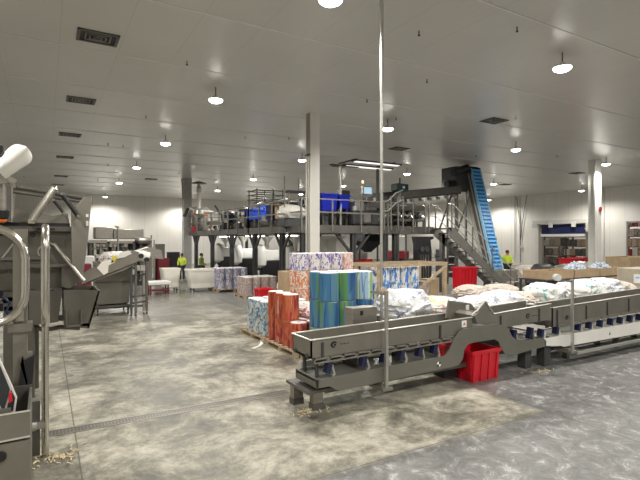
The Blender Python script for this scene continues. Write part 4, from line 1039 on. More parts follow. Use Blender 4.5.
plant(9.3,18.95,11.6,19.25,1.2,'dark_steel','wide dark machine base behind the corner weigher',n=4)
plant(12.65,17.0,15.1,17.25,1.2,'dark_steel','long dark machine base behind the two front feeders',n=5)
plant(9.1,18.4,9.2+2.2,18.9,.55,'dark_steel','dark machine base below the cream bag on the mezzanine')
plant(11.2,16.45,12.6,16.75,.72,'dark_steel','dark machine base behind the front guard rail beneath the screen',n=3)
plant(12.7,18.8,15.0,19.2,1.2,'mid_steel','grey machine base near the stair head behind the feeders',n=4)
plant(9.0,21.2,10.6,21.55,.45,'mid_steel','grey machine base before the bright blue bin',n=3)
plant(9.0,26.7,10.6,26.95,.5,'dark_steel','dark machine base in the far half of the mezzanine',n=3)
plant(9.0,23.1,10.4,23.4,.6,'dark_steel','dark machine base beyond the blue bodied weigher',n=3)
# kinked rail run beside the monitor
root_ = thing('step_rail', (12.9, DY0-.2, DZ), 'pale kinked handrail climbing beside the monitor unit', 'rail')
b = MB()
for dz in (0, -.42):
    P = [onY(u,v,DY0-.15)+Vector((0,0,dz)) for u, v in ((381,201.5),(388,201),(396,193),(403,190))]
    b.tube(P, .026)
b.build('handrail', 'rail_pale', root_)
for u in (384,391,398,403):
    p = onY(u,200,DY0-.15); b = MB(); b.box(p.x-.025,DY0-.175,DZ-.1,p.x+.025,DY0-.125,DZ+1.15 if u < 390 else DZ+1.35); b.build('rail_post', 'rail_steel', root_)
# light frame on two masts
root = thing('light_frame', (12.4, 17.2, DZ), 'overhead frame with two long pale light strips on masts over the mezzanine', 'light')
m1 = onY(340.5,166,16.9); m2 = onY(377.5,168,16.9)
for p in (m1, m2):
    b = MB(); b.rod((p.x,16.9,DZ),(p.x,16.9,p.z),.065,n=12); b.build('mast', 'steel_bright' if p is m1 else 'dark_steel', root)
za = m1.z
for (ua,va,ub,vb) in ((343,165,392,168.5),(353,162.3,400,166)):
    a = onY(ua,va,16.9 if ua==343 else 15.8); c = onY(ub,vb,16.9 if ua==343 else 15.8); z = za+.04
    b = MB(); b.box(a.x,a.y-.13,z,c.x,a.y+.13,z+.06); tr = b.build('tray', 'dark_steel', root)
    b = MB(); b.box(a.x+.1,a.y-.11,z-.02,c.x-.1,a.y+.11,z); b.build('light_tube', 'tube_glow', tr)
b = MB(); b.box(m1.x-.5,16.8,za,m1.x+.9,17.0,za+.04); b.box(m1.x-.05,15.7,za+.1,m1.x+.05,17.0,za+.14); b.box(m2.x-.05,15.7,za+.1,m2.x+.05,17.0,za+.14); b.build('cross_bar', 'dark_steel', root)
# pole racks above the far deck
root = thing('pipe_rack', (11.2, 25.6, DZ), 'open rack of pipes on slim posts above the far weighers', 'rack')
for x in (10.4,11.4,12.0):
    for y in (25.0,26.2):
        b = MB(); b.rod((x,y,DZ),(x,y,5.35),.03); b.build('post', 'mid_steel', root)
b = MB()
for z in (4.75,5.0,5.25):
    b.bar((10.3,25.0,z),(12.1,25.0,z),.05); b.bar((10.3,26.2,z),(12.1,26.2,z),.05); b.bar((10.4,25.0,z),(10.4,26.2,z),.05); b.bar((12.0,25.0,z),(12.0,26.2,z),.05)
b.build('pipe', 'mid_steel', root)
b = MB(); b.box(10.6,25.2,4.55,11.9,26.0,4.6); b.build('tray', 'mid_steel', root)
# tall poles over the front corner
for u, vt, Y, nm in ((284.5,176,17.0,'slim tall pole on the mezzanine left of the pale column'),(298.5,178,18.5,'slim tall pole on the mezzanine touching the pale column')):
    p = onY(u,vt,Y); b = MB(); b.rod((p.x,Y,DZ),(p.x,Y,p.z),.025); o = b.build('slim_pole','steel'); tag(o,nm,'pole')
p = onY(298,192,18); root = thing('cable_tray', (p.x,18,4.4), 'small dark cable tray on poles above the weighers', 'tray')
b = MB(); b.box(p.x-.5,17.9,p.z-.03,p.x+.5,18.4,p.z+.05); b.build('tray', 'dark_steel', root)
for dx in (-.4,.4):
    b = MB(); b.rod((p.x+dx,18.1,DZ),(p.x+dx,18.1,p.z),.03); b.build('post', 'steel', root)
# pick-and-place head at far end of deck
p = onY(199,183,30.5); root = thing('hopper_loader', (p.x,30.5,DZ), 'loader mast with black round hood and orange and white arms at the far deck end', 'machine')
x = p.x
b = MB(); b.rod((x,30.5,DZ+1.4),(x,30.5,p.z),.10,n=14); b.build('mast', 'cream_plastic', root)
b = MB(); b.lathe((x,30.5,p.z), [(.1,.10),(.45,.0),(.5,-.03),(.12,-.06)], 18); b.build('hood', 'black', root)
b = MB(); b.lathe((x,30.5,p.z-.6), [(.12,.0),(.17,.08),(.17,.25),(.1,.4)], 14); b.build('collar', 'steel_bright', root)
b = MB(); b.lathe((x,30.5,DZ+.9), [(.25,0),(.42,.25),(.40,.5),(.18,.62)], 14); b.build('bowl', 'steel_bright', root)
b = MB(); b.tube([(x-.9,30.4,DZ+1.1),(x-.6,30.4,DZ+1.5),(x-.1,30.4,DZ+1.3),(x+.6,30.4,DZ+1.35),(x+1.2,30.4,DZ+1.25)], .07); b.build('arm', 'white_plastic', root)
b = MB(); b.tube([(x-.4,30.3,DZ+1.2),(x,30.3,DZ+1.05),(x+.5,30.3,DZ+1.15)], .09); b.build('arm', 'orange', root)
b = MB(); b.tube([(x+1.0,30.3,DZ+1.75),(x+1.35,30.3,DZ+1.2),(x+1.75,30.3,DZ+.95),(x+1.95,30.3,DZ+1.05)], .06); b.build('hose', 'black', root)
b = MB(); b.tube([(x-1.0,30.3,DZ+.95),(x-.75,30.3,DZ+1.5)], .1); b.build('grip', 'black', root)
b = MB(); b.rod((x,30.5,DZ),(x,30.5,DZ+.95),.16,n=12); b.build('base', 'mid_steel', root)

# ------------------------------------------------------------------ bagging machines beneath
def bagger(x, y, label, s=1.0):
    root = thing('bagging_machine', (x,y,0), label, 'machine')
    b = MB(); b.box(x-.55,y-.7,.05,x+.45,y+.55,1.35); b.build('cabinet', 'black', root, bevel=.03)
    b = MB(); b.box(x-.5,y-.55,1.35,x+.4,y+.3,1.9); b.build('upper_housing', 'white_plastic', root, bevel=.04)
    b = MB(); b.lathe((x-.05,y-.05,1.9), [(.10,0),(.11,.35),(.3,.62),(.34,.68)], 16); b.build('forming_tube', 'steel_bright', root)
    b = MB(); b.rod((x-.62,y+.02,1.62),(x-.5,y+.02,1.62),.26,n=20); r_ = b.build('film_reel', 'white_plastic', root)
    b = MB(); b.rod((x-.64,y+.02,1.62),(x-.6,y+.02,1.62),.12,n=16); b.build('hub', 'pale_blue', r_)
    b = MB(); b.box(x-.58,y-.5,.5,x-.545,y+.0,1.2); b.build('door', 'black', root)
    b = MB(); b.loft([[(x-.9,y-.3,.3),(x-.55,y-.3,.9),(x-.55,y+.25,.9),(x-.9,y+.25,.3)],[(x-.95,y-.3,.22),(x-.6,y-.3,.2),(x-.6,y+.25,.2),(x-.95,y+.25,.22)]]); b.build('outfeed_chute', 'white_plastic', root)
    b = MB(); b.lathe((x-.62,y-.45,1.0),[(.14,0),(.34,.14),(.38,.7),(.24,1.1),(.03,1.2)],16); b.build('dust_cover', 'white_plastic', root)
    return root
for y, lb in ((29.2,'at the far end under the mezzanine'),(26.0,'under the far half of the mezzanine'),(22.6,'under the middle of the mezzanine'),(19.4,'under the mezzanine, second from its corner')):
    bagger(10.0, y, 'black bagging machine with white hood ' + lb)
# unseen tube lamps added under the deck to brighten the white covers
dl = None
for i, (x, y, w_) in enumerate(((10.3,20.9,'nearest the corner'),(10.3,25.0,'in the middle'),(10.3,29.6,'at the far end'),(13.2,17.7,'under the front wing'))):
    if dl is None:
        dl = thing('added_tube_lamp', (x,y,DZ-.30), None, 'lamp', 'added tube lamps under the deck')
        b = MB(); b.box(x-.6,y-.07,DZ-.30,x+.6,y+.07,DZ-.24); b.build('housing', 'painted_pale', dl)
        b = MB(); b.rod((x-.57,y,DZ-.32),(x+.57,y,DZ-.32),.02); b.build('light_tube', 'deck_tube_glow', dl)
        l2 = bpy.data.lights.new('lamp_light','POINT'); l2.energy = DECK_W; l2.shadow_soft_size = .12; l2.color = (1,.97,.93)
        lo = bpy.data.objects.new('lamp_light', l2); COL.objects.link(lo); lo.parent = dl; lo.location = (0,0,-.12); r = dl
    else: r = dup(dl, (x,y,DZ-.30))
    tag(r, 'slim added tube lamp under the mezzanine deck, '+w_, 'lamp', 'added tube lamps under the deck')
# white framed machine right of the column (under deck)
a = onY(322,240,16.9); c = onY(343,240,16.9)
root = thing('white_cabinet', ((a.x+c.x)/2,17.2,0), 'white boxy machine with open front under the deck beside the pale column', 'machine')
b = MB(); z1 = onY(330,236.5,16.9).z
b.box(a.x,16.9,.8,c.x,17.7,1.5); b.box(a.x,16.9,z1-.1,c.x+.1,17.7,z1); b.box(c.x-.35,16.9,1.5,c.x-.02,17.7,z1-.1); b.box(a.x,17.6,1.5,c.x-.3,17.7,z1-.1); b.build('housing', 'white_plastic', root, bevel=.02)
b = MB(); b.box(a.x+.1,17.1,1.5,a.x+.6,17.5,1.8); b.build('mechanism', 'dark_steel', root)
for x in (a.x+.1,c.x-.1):
    b = MB(); b.box(x-.05,17.0,0,x+.05,17.6,.8); b.build('leg', 'dark_steel', root)
# black hopper between the braces
p = onY(373,240,17.0); root = thing('discharge_hopper', (p.x,17.4,0), 'black funnel hopper hanging between the knee braces under the deck', 'hopper')
b = MB(); b.loft([[(p.x-.12,17.3,1.85),(p.x+.12,17.3,1.85),(p.x+.12,17.5,1.85),(p.x-.12,17.5,1.85)],[(p.x-.5,16.9,2.35),(p.x+.5,16.9,2.35),(p.x+.5,17.9,2.35),(p.x-.5,17.9,2.35)],[(p.x-.5,16.9,2.66),(p.x+.5,16.9,2.66),(p.x+.5,17.9,2.66),(p.x-.5,17.9,2.66)]]); b.build('funnel', 'black', root)
b = MB()
for dx in (-.5,.5): b.box(p.x+dx-.03,17.3,0,p.x+dx+.03,17.36,2.2)
b.build('leg', 'dark_steel', root)
# red and steel machine on a table behind
p = onY(363,262,20); root = thing('sealing_machine', (p.x,20.2,0), 'small red and steel sealing machine seen beneath the deck', 'machine')
b = MB(); b.box(p.x-.5,20,0,p.x+.65,20.8,1.1); b.build('base', 'painted_pale', root)
b = MB(); b.box(p.x-.45,19.97,1.1,p.x+.6,20.6,1.42); b.build('red_body', 'red_plastic', root, bevel=.03)
b = MB(); b.lathe((p.x,20.3,1.42),[(.4,0),(.42,.3),(.25,.55)],16); b.build('drum', 'steel', root)
# pale silo with red band
p = onY(401,245,21); root = thing('product_tote', (p.x,21.4,0), 'white tote on a red stand seen beneath the right end of the deck', 'tote')
b = MB(); z1 = onY(401,234,21).z; b.box(p.x-.55,21,1.75,p.x+.5,22,z1-.1); b.box(p.x-.25,21.2,z1-.1,p.x+.2,21.6,z1+.02); b.build('body', 'white_plastic', root, bevel=.06)
b = MB(); b.box(p.x-.6,20.95,1.35,p.x+.55,22.05,1.75); b.build('stand_top', 'dark_red', root)
b = MB(); b.box(p.x-.55,21,0,p.x-.45,22,1.35); b.box(p.x+.4,21,0,p.x+.5,22,1.35); b.build('leg', 'dark_steel', root)
# black lift mast under the stair head
a, c = onY(413,232,DY0-.25), onY(428,232,DY0-.25)
root = thing('bucket_lift', ((a.x+c.x)/2,DY0-.1,0), 'black bucket lift standing under the right end of the deck', 'machine')
b = MB(); b.prismY([(a.x-.05,2.55),(c.x+.1,2.55),(c.x+.1,2.45),(c.x-.08,2.4),(c.x-.02,1.9),(c.x-.02,.0),(a.x+.05,.0),(a.x+.05,2.2)], DY0-.5, DY0-.2); b.build('casing', 'black', root)
b = MB(); xm = (a.x+c.x)/2
for dx in (-.24,-.10,.04,.18): b.box(xm+dx,DY0-.53,.3,xm+dx+.05,DY0-.5,1.75)
b.build('chain_guide', 'mid_steel', root)
b = MB(); b.box(xm+.03,DY0-.52,1.15,xm+.09,DY0-.505,1.6); b.build('indicator', 'painted_pale', root)
b = MB(); b.rod((xm-.15,DY0-.55,2.0),(xm-.15,DY0-.5,2.0),.12,n=12); b.rod((xm+.12,DY0-.55,2.0),(xm+.12,DY0-.5,2.0),.12,n=12); b.build('sprocket', 'dark_steel', root)
# shelf unit seen beneath stairs
p = onY(448,262,22); root = thing('tool_trolley', (p.x,22.3,0), 'white and black tool trolley seen below the stair stringer', 'trolley')
for z in (.3,.8,1.3,1.75):
    b = MB(); b.box(p.x-.5,22,z,p.x+.6,22.6,z+.06); b.build('shelf', 'white_plastic', root)
for dx in (-.5,.55):
    b = MB(); b.box(p.x+dx,22,.0,p.x+dx+.05,22.6,1.8); b.build('upright', 'dark_steel', root)
b = MB(); b.box(p.x-.35,22.1,.86,p.x+.4,22.5,1.2); b.build('drawer_unit', 'black', root)
# table with items far behind the deck
p = onY(432,258,30); root = thing('packing_bench', (p.x,30.3,0), 'far packing bench with mixed small goods seen beneath the deck', 'bench')
b = MB(); b.box(p.x-2.2,30,.85,p.x+1.6,31,.92); b.build('bench_top', 'steel_bright', root)
for dx in (-2.1,1.5):
    b = MB(); b.box(p.x+dx,30,0,p.x+dx+.08,31,.85); b.build('leg', 'mid_steel', root)
for i in range(9):
    x = p.x-2+i*.42; h = random.uniform(.15,.4); b = MB(); b.box(x,30.1,.92,x+.3,30.5,.92+h); o = b.build('storage_box', ['white_plastic','card','dark_red','navy','painted_pale'][i%5], bevel=.02)
    tag(o, ['white','brown','dark red','navy','pale grey'][i%5]+' small box on the far packing bench, '+ORD[i]+' along it', 'box', 'small boxes on the far packing bench')
# ================================================================== RIGHT WALL DOORWAYS
root = thing('door_1', (XR, (D1[0]+D1[1])/2, 0), None, None); root['kind'] = 'structure'
y0, y1, zt = D1
def part(name, m, root, *bx, bevel=0):
    b = MB()
    for q in bx: b.box(*q)
    return b.build(name, m, root, bevel=bevel)
part('frame', 'steel', root, (XR-.25,y1-.35,0,XR-.0,y1,zt), (XR-.25,y0,0,XR,y0+.35,zt+.1))
part('roll_housing', 'painted_pale', root, (XR-.6,y0-.35,zt-.05,XR,y1+.35,zt+.28), (XR-.7,y1-.2,zt-.35,XR,y1+.35,zt-.0), (XR-.7,y0-.35,zt-.75,XR,y0+.1,zt))
part('curtain', 'curtain', root, (XR-.30,y0+.45,zt-.95,XR-.24,y1-.35,zt-.1))
part('bottom_bar', 'white_plastic', root, (XR-.36,y0+.4,zt-1.15,XR-.20,y1-.3,zt-.93))
for y in (y0+1.0, y1-1.6): part('support_arm', 'white_plastic', root, (XR-.65,y,zt-.35,XR-.55,y+.35,zt+.1))
root = thing('door_2', (XR, (D2[0]+D2[1])/2, 0), None, None); root['kind'] = 'structure'
part('frame', 'steel', root, (XR-.06,D2[1]-.12,0,XR+.02,D2[1],D2[2]), (XR-.06,D2[0],0,XR+.02,D2[0]+.12,D2[2]), (XR-.06,D2[0],D2[2]-.12,XR+.02,D2[1],D2[2]))
# storage racks beyond
cartons = None; n = 0
CM = ['card','clutter','card_pale','clutter','painted_pale','dark_red','film_tan','mid_steel']
for ri, (ya, yb_, lb) in enumerate(((23.4,29.2,'roll-up doorway'),(17.6,21.4,'open doorway'))):
    root = thing('storage_rack', (XR+3.2,(ya+yb_)/2,0), 'steel storage rack full of goods seen through the '+lb, 'rack')
    for y in (ya, (ya+yb_)/2, yb_):
        b = MB()
        for X in (XR+2.6, XR+3.7): b.box(X,y-.05,0,X+.08,y+.05,4.6)
        b.build('upright', 'mid_steel', root)
    for z in (.15,1.0,1.85,2.7,3.55):
        b = MB(); b.box(XR+2.6,ya,z-.06,XR+3.78,yb_,z); b.build('shelf', 'mid_steel', root)
    for zi, z in enumerate((.15,1.0,1.85,2.7,3.55)):
        y = ya+.1; k = 0
        while y < yb_-.5:
            w = random.uniform(.3,.6); h = random.uniform(.55,.78); m = random.choice(CM)
            b = MB(); b.box(XR+2.65,y,z,XR+3.4,y+w,z+h); o = b.build('stored_box', m, bevel=.02)
            tag(o, f"box {ORD[k]} along the {['floor','second','third','fourth','top'][zi]} shelf of the rack through the {lb}", 'box', f'goods on the {zi+1} shelf beyond {lb}')
            y += w+.04; k += 1; 
            if k > 9: break
# cables on the right wall
root = thing('wall_cable', (XR-.1,31.5,0), 'thin cables and pipe dropping down the right wall left of the roll-up doorway', 'cable')
def onXw(u, v): return onX(u, v, XR-.12)
b = MB()
a = onXw(514.5,183); c = onXw(514.5,262); b.rod((a.x,a.y,CEIL),(c.x,c.y,.3),.04)
a2 = onXw(518,205); 
b.build('pipe', 'painted_pale', root)
b = MB(); P = [onXw(515.5,176),onXw(517,200),onXw(520,225),onXw(520.5,262)]; b.tube([(p.x,p.y,min(p.z,CEIL)) for p in P], .025)
P = [onXw(527,178),onXw(526,200),onXw(522,225),onXw(520.5,240)]; b.tube([(p.x,p.y,min(p.z,CEIL)) for p in P], .025); b.build('cable', 'dark_steel', root)
q = onXw(520.5,247); b = MB(); b.box(XR-.2,q.y-.15,q.z-.1,XR,q.y+.15,q.z+.12); b.build('junction_box', 'painted_pale', root)

# ================================================================== FAR LEFT MACHINES
def slab(b, u0, v0, u1, v1, Y, dy):
    a = onY((u0+u1)/2, v0, Y); c = onY((u0+u1)/2, v1, Y); x0 = onY(u0,v0,Y).x; x1 = onY(u1,v0,Y).x
    b.box(x0,Y,c.z,x1,Y+dy,a.z); return x0, x1, c.z, a.z
def sl(name, m, root, u0,v0,u1,v1,Y,dy,bevel=0):
    b = MB(); slab(b,u0,v0,u1,v1,Y,dy); return b.build(name, m, root, bevel=bevel)
p = onY(112,290,28); root = thing('processing_line', (p.x,28,0), 'tall grey processing line with long hoods behind the left hopper', 'machine')
sl('hood','steel',root,95,227,113,239,28,1.2,.04); sl('hood','steel',root,113.5,229,144,239,28,1.2,.04); sl('hood','steel',root,137,237.5,153,244,27.5,1,.2)
sl('channel','steel',root,89,240,107,243,27.6,.3); sl('channel','steel',root,110,241,133,243.5,27.6,.3)
sl('main_body','mid_steel',root,92,243,150,251,28.6,.9); sl('rear_body','dark_steel',root,88,241.5,150,284,29.2,.5); sl('black_cover','black',root,129,243,147,251,28.2,.4)
sl('conveyor_bed','steel_bright',root,96,254.5,118,258,27.3,.6); sl('bed','mid_steel',root,118,250,135,256,27.8,.6)
zf = 0
for i, (u, m) in enumerate(((91,'mid_steel'),(95,'steel_bright'),(101,'steel'),(107,'mid_steel'),(113,'steel'),(120,'dark_steel'),(127,'mid_steel'),(134,'dark_steel'),(141,'mid_steel'),(149,'steel'))):
    b = MB(); q = onY(u,240,27.9); b.box(q.x-.06,27.85,0,q.x+.06,28.0,onY(u,243,27.9).z); b.build('leg', m, root)
for u0,u1,v in ((92,108,248),(100,130,260),(94,150,266)):
    sl('cross_bar','steel',root,u0,v,u1,v+1.2,27.8,.1)
for u in (98,104,111,115,126):
    q = onY(u,245.5,27.5); b = MB(); b.rod((q.x,27.5,q.z),(q.x,27.7,q.z),.09,n=12); b.build('motor', 'steel', root)
for (m,u0,v0,u1,v1) in (('dark_steel',90,246,99,256),('steel',99,247,104,262),('mid_steel',106,252,112,268),('steel_bright',112,246,116,258),('dark_steel',118,259,134,268),('steel',134,252,142,262),('mid_steel',142,246,152,258),('dark_steel',88,259,96,272),('steel',122,246,128,252)):
    sl('side_unit',m,root,u0,v0,u1,v1,28.0,.5,.03)
b = MB(); q = onY(118.5,226,27.4); b.rod((q.x,27.6,q.z-2),(q.x,27.6,q.z),.05); b.tube([(q.x,27.6,q.z-.1),(q.x-.15,27.6,q.z)],.04); b.build('mast', 'steel', root)
for u, v0 in ((152,235),(155,240)):
    b = MB(); q = onY(u,v0,27.4); b.rod((q.x,27.6,0),(q.x,27.6,q.z),.04); b.build('mast', 'steel', root)
# things on the far wall
for (u0,v0,u1,v1,Y,m,nm,lb,cat) in ((143,247,159,258,44,'tan','partition','tan low partition panels before the far wall','partition'),
      (156,244,165,258,30,'mid_steel','equipment_rack','grey equipment rack beside the dark red cabinet','rack'),
      (168,252,180,275,36,'black','machine_cabinet','black machine cabinet beyond the small cream tub','cabinet')):
    b = MB(); x0_,x1_,z0_,z1_ = slab(b,u0,v0,u1,v1,Y,.5); b2 = MB(); b2.box(x0_,Y,0,x1_,Y+.5,z1_); tag(b2.build(nm,m,bevel=.02),lb,cat)
# red and white clutter seen through
for u,v,Y,w,m,lb in ((84.5,264,24,.6,'maroon','dark red bin behind the left incline conveyor'),(89,256,26,.5,'white_plastic','white bundle above the dark red bin at left')):
    p = onY(u,v,Y); b = MB(); b.box(p.x-w/2,Y,0,p.x+w/2,Y+.6,p.z); tag(b.build('storage_bin' if m=='maroon' else 'white_bundle',m,bevel=.05),lb,'bin' if m=='maroon' else 'bundle')
# incline conveyor with box hopper
Yh = 16.45
root = thing('box_hopper', (onY(113,300,Yh).x,Yh,0), 'grey box hopper on a wheeled frame beneath the incline chute', 'hopper')
b = MB(); a = onY(96,262,Yh); c = onY(130,282,Yh); x0_,x1_ = a.x,c.x; z1_ = onY(113,262,Yh).z; z0_ = onY(113,304,Yh).z; zm = onY(113,282,Yh).z
b.loft([[(x0_+.06,Yh+.06,z0_),(x1_-.02,Yh+.06,z0_),(x1_-.02,Yh+1.1,z0_),(x0_+.06,Yh+1.1,z0_)],[(x0_,Yh,zm),(x1_,Yh,zm),(x1_,Yh+1.2,zm),(x0_,Yh+1.2,zm)],[(x0_,Yh,z1_),(x1_,Yh,z1_),(x1_,Yh+1.2,z1_),(x0_,Yh+1.2,z1_)],[(x0_+.03,Yh+.03,z1_),(x1_-.03,Yh+.03,z1_),(x1_-.03,Yh+1.17,z1_),(x0_+.03,Yh+1.17,z1_)],[(x0_+.1,Yh+.1,z0_+.05),(x1_-.1,Yh+.1,z0_+.05),(x1_-.1,Yh+1.0,z0_+.05),(x0_+.1,Yh+1.0,z0_+.05)]]); b.build('bin', 'steel_satin', root)
b = MB(); b.box(x0_-.02,Yh-.02,zm-.03,x1_+.02,Yh+1.2,zm+.02); b.box(x0_,Yh,z0_-.10,x1_,Yh+1.1,z0_-.04); b.box(x0_-.35,Yh+.1,z0_-.16,x1_+.5,Yh+.2,z0_-.08); b.build('frame', 'mid_steel', root)
for x in (x0_+.05,x1_-.05):
    for y in (Yh+.05,Yh+1.05):
        b = MB(); b.box(x-.03,y-.03,.1,x+.03,y+.03,z0_-.05); b.rod((x-.02,y,.06),(x+.02,y,.06),.06,n=12); b.build('caster', 'dark_steel', root)
sack((( x0_+x1_)/2+.15,Yh+.6,z1_-.12),(.95,.7,.5),.2,'sack_red','white bag heaped in the grey box hopper',41)
root = thing('incline_conveyor', (onY(125,300,16.9).x,16.9,0), 'inclined grey chute conveyor with white wrapped head and bracketed legs', 'conveyor')
Yc = 15.6
P = [onY(u,v,Yc) for u, v in ((83,285),(84,275),(93,269),(112,261),(133,250.5),(139,252),(137,263),(125,270),(105,277))]
b = MB(); b.prismY([(p.x,p.z) for p in P], Yc, Yc+.04); b.prismY([(p.x,p.z) for p in P], Yc+.6, Yc+.64)
Q = [P[8],P[6],P[5]]
b.loft([[(P[0].x,Yc,P[0].z+.0),(P[0].x,Yc+.64,P[0].z),(P[0].x,Yc+.64,P[0].z+.03),(P[0].x,Yc,P[0].z+.03)],[(P[6].x,Yc,P[6].z),(P[6].x,Yc+.64,P[6].z),(P[6].x,Yc+.64,P[6].z+.03),(P[6].x,Yc,P[6].z+.03)]])
b.build('chute', 'steel_satin', root, smooth=False)
a = onY(132,257,Yc-.1); c = onY(151,258,Yc-.1)
b = MB(); b.tube([(a.x,Yc+.3,a.z),(a.x+.25,Yc+.3,a.z+.02),(c.x-.2,Yc+.3,c.z+.06),(c.x,Yc+.3,c.z)], .17, n=14); b.build('wrapped_head', 'white_plastic', root)
b = MB()
for dx,dz in ((.3,.02),(.47,-.1)): b.rod((a.x+dx,Yc+.08,a.z+dz),(a.x+dx,Yc+.16,a.z+dz),.08,n=10)
b.build('drive_port', 'black', root)
P2 = [onY(u,v,Yc+.7) for u, v in ((136,251),(148,247),(160,250),(162,259),(152,258))]
b = MB(); b.prismY([(p.x,p.z) for p in P2], Yc+.5, Yc+1.1); b.build('discharge_hood', 'steel', root)
for u, m in ((131.5,'dark_steel'),(136,'mid_steel'),(144,'steel'),(147,'mid_steel')):
    q = onY(u,260,Yc+.1 if u<140 else Yc+.45); y = Yc+.1 if u<140 else Yc+.45
    b = MB(); b.box(q.x-.035,y,.10,q.x+.035,y+.07,q.z+.1); b.rod((q.x-.02,y+.03,.06),(q.x+.02,y+.03,.06),.06,n=12); b.build('leg', m, root)
q0 = onY(131,303,Yc+.2); q1 = onY(147,303,Yc+.2)
for z in (.42,.62,1.3,1.75):
    b = MB(); b.bar((q0.x,Yc+.15,z),(q1.x,Yc+.45,z),.05); b.build('cross_bar', 'dark_steel', root)
for u, v in ((134,272),(138,268),(140,283),(137,279),(135,263),(143,268)):
    q = onY(u,v,Yc+.15); b = MB(); b.cbox((q.x,Yc+.2,q.z),(.13,.14,.16)); b.build('drive_box', 'black' if v%2 else 'steel_bright', root)
for (u,v),m,s in (((106,266),'cream_plastic',.5),((114,261.5),'yellow',.18),((124,257),'white_plastic',.45)):
    q = onY(u,v,Yc-.03); b = MB(); n_ = 5
    pts = [(q.x-s*.5,q.z-.05),(q.x-s*.2,q.z+.14),(q.x+s*.3,q.z+.20),(q.x+s*.5,q.z+.10),(q.x+s*.15,q.z+.02),(q.x+s*.1,q.z-.2*(m=='cream_plastic')),(q.x-s*.12,q.z-.25*(m=='cream_plastic')-.02)]
    b.prismY(pts, Yc-.03, Yc+.0); b.build('decal', m, root)

# ================================================================== FOREGROUND LEFT INFEED MACHINE
Ym = 8.2
root = thing('infeed_machine', (-.4, Ym, 0), 'large grey steel infeed machine with angled hopper plates at the left', 'machine')
MACH = root
sl('top_channel','machine_steel',root,-30,226,72,231,Ym-.12,.35)
sl('dark_band','black',root,-30,222.5,70,226,Ym-.05,.6)
sl('side_panel','machine_steel',root,-30,231,73,269,Ym,.05)
sl('rib','mid_steel',root,-30,257.5,50,260,Ym-.07,.09); sl('rib','mid_steel',root,30,264,73,267,Ym-.07,.09)
sl('lower_panel','machine_steel',root,-30,269,62,290,Ym+.15,.05)
P = [onY(u,v,Ym-.02) for u, v in ((29,291),(62.5,291),(58,322),(36,325),(29,321))]
b = MB(); b.prismY([(p.x,p.z) for p in P], Ym-.02, Ym+.9); b.build('lower_chute', 'machine_steel', root)
P = [onY(u,v,Ym-.25) for u, v in ((73,267),(85,281),(70,290),(62,288),(62,267))]
b = MB(); b.prismY([(p.x,p.z) for p in P], Ym-.02, Ym+.8); b.build('transition_plate', 'machine_steel', root)
P = [onY(u,v,Ym-.2) for u, v in ((71,211),(84,197),(92,196),(88,240),(83,277),(72,268))]
b = MB(); b.prismY([(p.x,p.z) for p in P], Ym-.2, Ym-.14); b.build('end_plate', 'steel_satin', root, bevel=.004)
for v in (214,221): sl('window','white_plastic',root,86,v,88.5,v+5 if v>215 else v+3,Ym-.22,.02)
P = [onY(u,v,Ym-.1) for u, v in ((12,206),(30,209),(68,218),(70,224),(8,222))]
b = MB(); b.prismY([(p.x,p.z) for p in P], Ym+.3, Ym+.36); b.build('rear_panel', 'steel', root)
P = [onY(u,v,Ym-.1) for u, v in ((30,219),(68,213),(70,224),(20,222))]
b = MB(); b.prismY([(p.x,p.z) for p in P], Ym+.0, Ym+.1); b.build('inner_plate', 'steel_satin', root)
b = MB(); a, c = onY(13,186.5,Ym-.1), onY(84,198,Ym-.1); b.rod(a, c, .035); a, c = onY(13,191.5,Ym-.1), onY(84,202,Ym-.1); b.rod(a, c, .025); b.build('top_tube', 'mid_steel', root)
b = MB(); a = onY(11,186,Ym-.1); c = onY(9.5,207,Ym-.1); b.tube([onY(16,186.6,Ym-.1),onY(12,186,Ym-.1),onY(10.5,190,Ym-.1),onY(10,222,Ym-.1)], .05); b.build('bent_tube', 'tube', root)
b = MB(); a, c = onY(31.5,220.5,Ym-.5), onY(54.5,188.5,Ym-.5); b.rod(a, c, .055, n=14); b.rod(c, c+(c-a).normalized()*.04, .055, .03, n=14); b.bar(a, (a.x,Ym+.1,a.z),.08); b.build('hopper_arm', 'tube', root)
for (ua,va,ub,vb,r) in ((61.5,194,78,216,.032),(53.5,200,64,213.5,.022)):
    b = MB(); a, c = onY(ua,va,Ym-.3), onY(ub,vb,Ym-.3); b.rod(a, c, r); g = b.build('gas_strut', 'black', root)
    for e in (a, c):
        b = MB(); b.rod((e.x,Ym-.34,e.z),(e.x,Ym-.15,e.z),.02,n=10); b.build('pivot', 'steel', g)
P = [onY(u,v,Ym) for u, v in ((-30,180),(12,182),(12,222),(-30,222))]
b = MB(); b.prismY([(p.x,p.z) for p in P], Ym-.15, Ym+.5); b.build('head_box', 'mid_steel', root)
b = MB(); a, c = onY(1.5,181,Ym), onY(1.5,222,Ym); b.box(a.x-.02,Ym-.17,c.z,a.x+.02,Ym-.14,a.z); b.build('trim_strip', 'rim', root)
for u,v in ((12,233.5),(1,233.5),(33,235)):
    q = onY(u,v,Ym-.06); b = MB(); b.rod((q.x,Ym-.02,q.z),(q.x,Ym+.01,q.z),.035,n=12); b.build('port', 'black', root)
sl('slot','black',root,37,228,55,230,Ym-.135,.02)
b = MB(); a, c = onY(2,258,Ym-.06), onY(17,239,Ym-.06); b.rod(a, c, .022); b.build('brace_rod', 'tube', root)
b = MB(); a, c = onY(54,244,Ym-.06), onY(84,281,Ym-.25); b.rod(a, c, .03); b.rod(onY(46,240,Ym-.05), onY(60,250,Ym-.05), .015)
P = [onY(45+6*math.cos(x)*1.2, 252+7*math.sin(x)*.9, Ym-.04) for x in [PI*.9-i*PI/9 for i in range(-8,2)]]
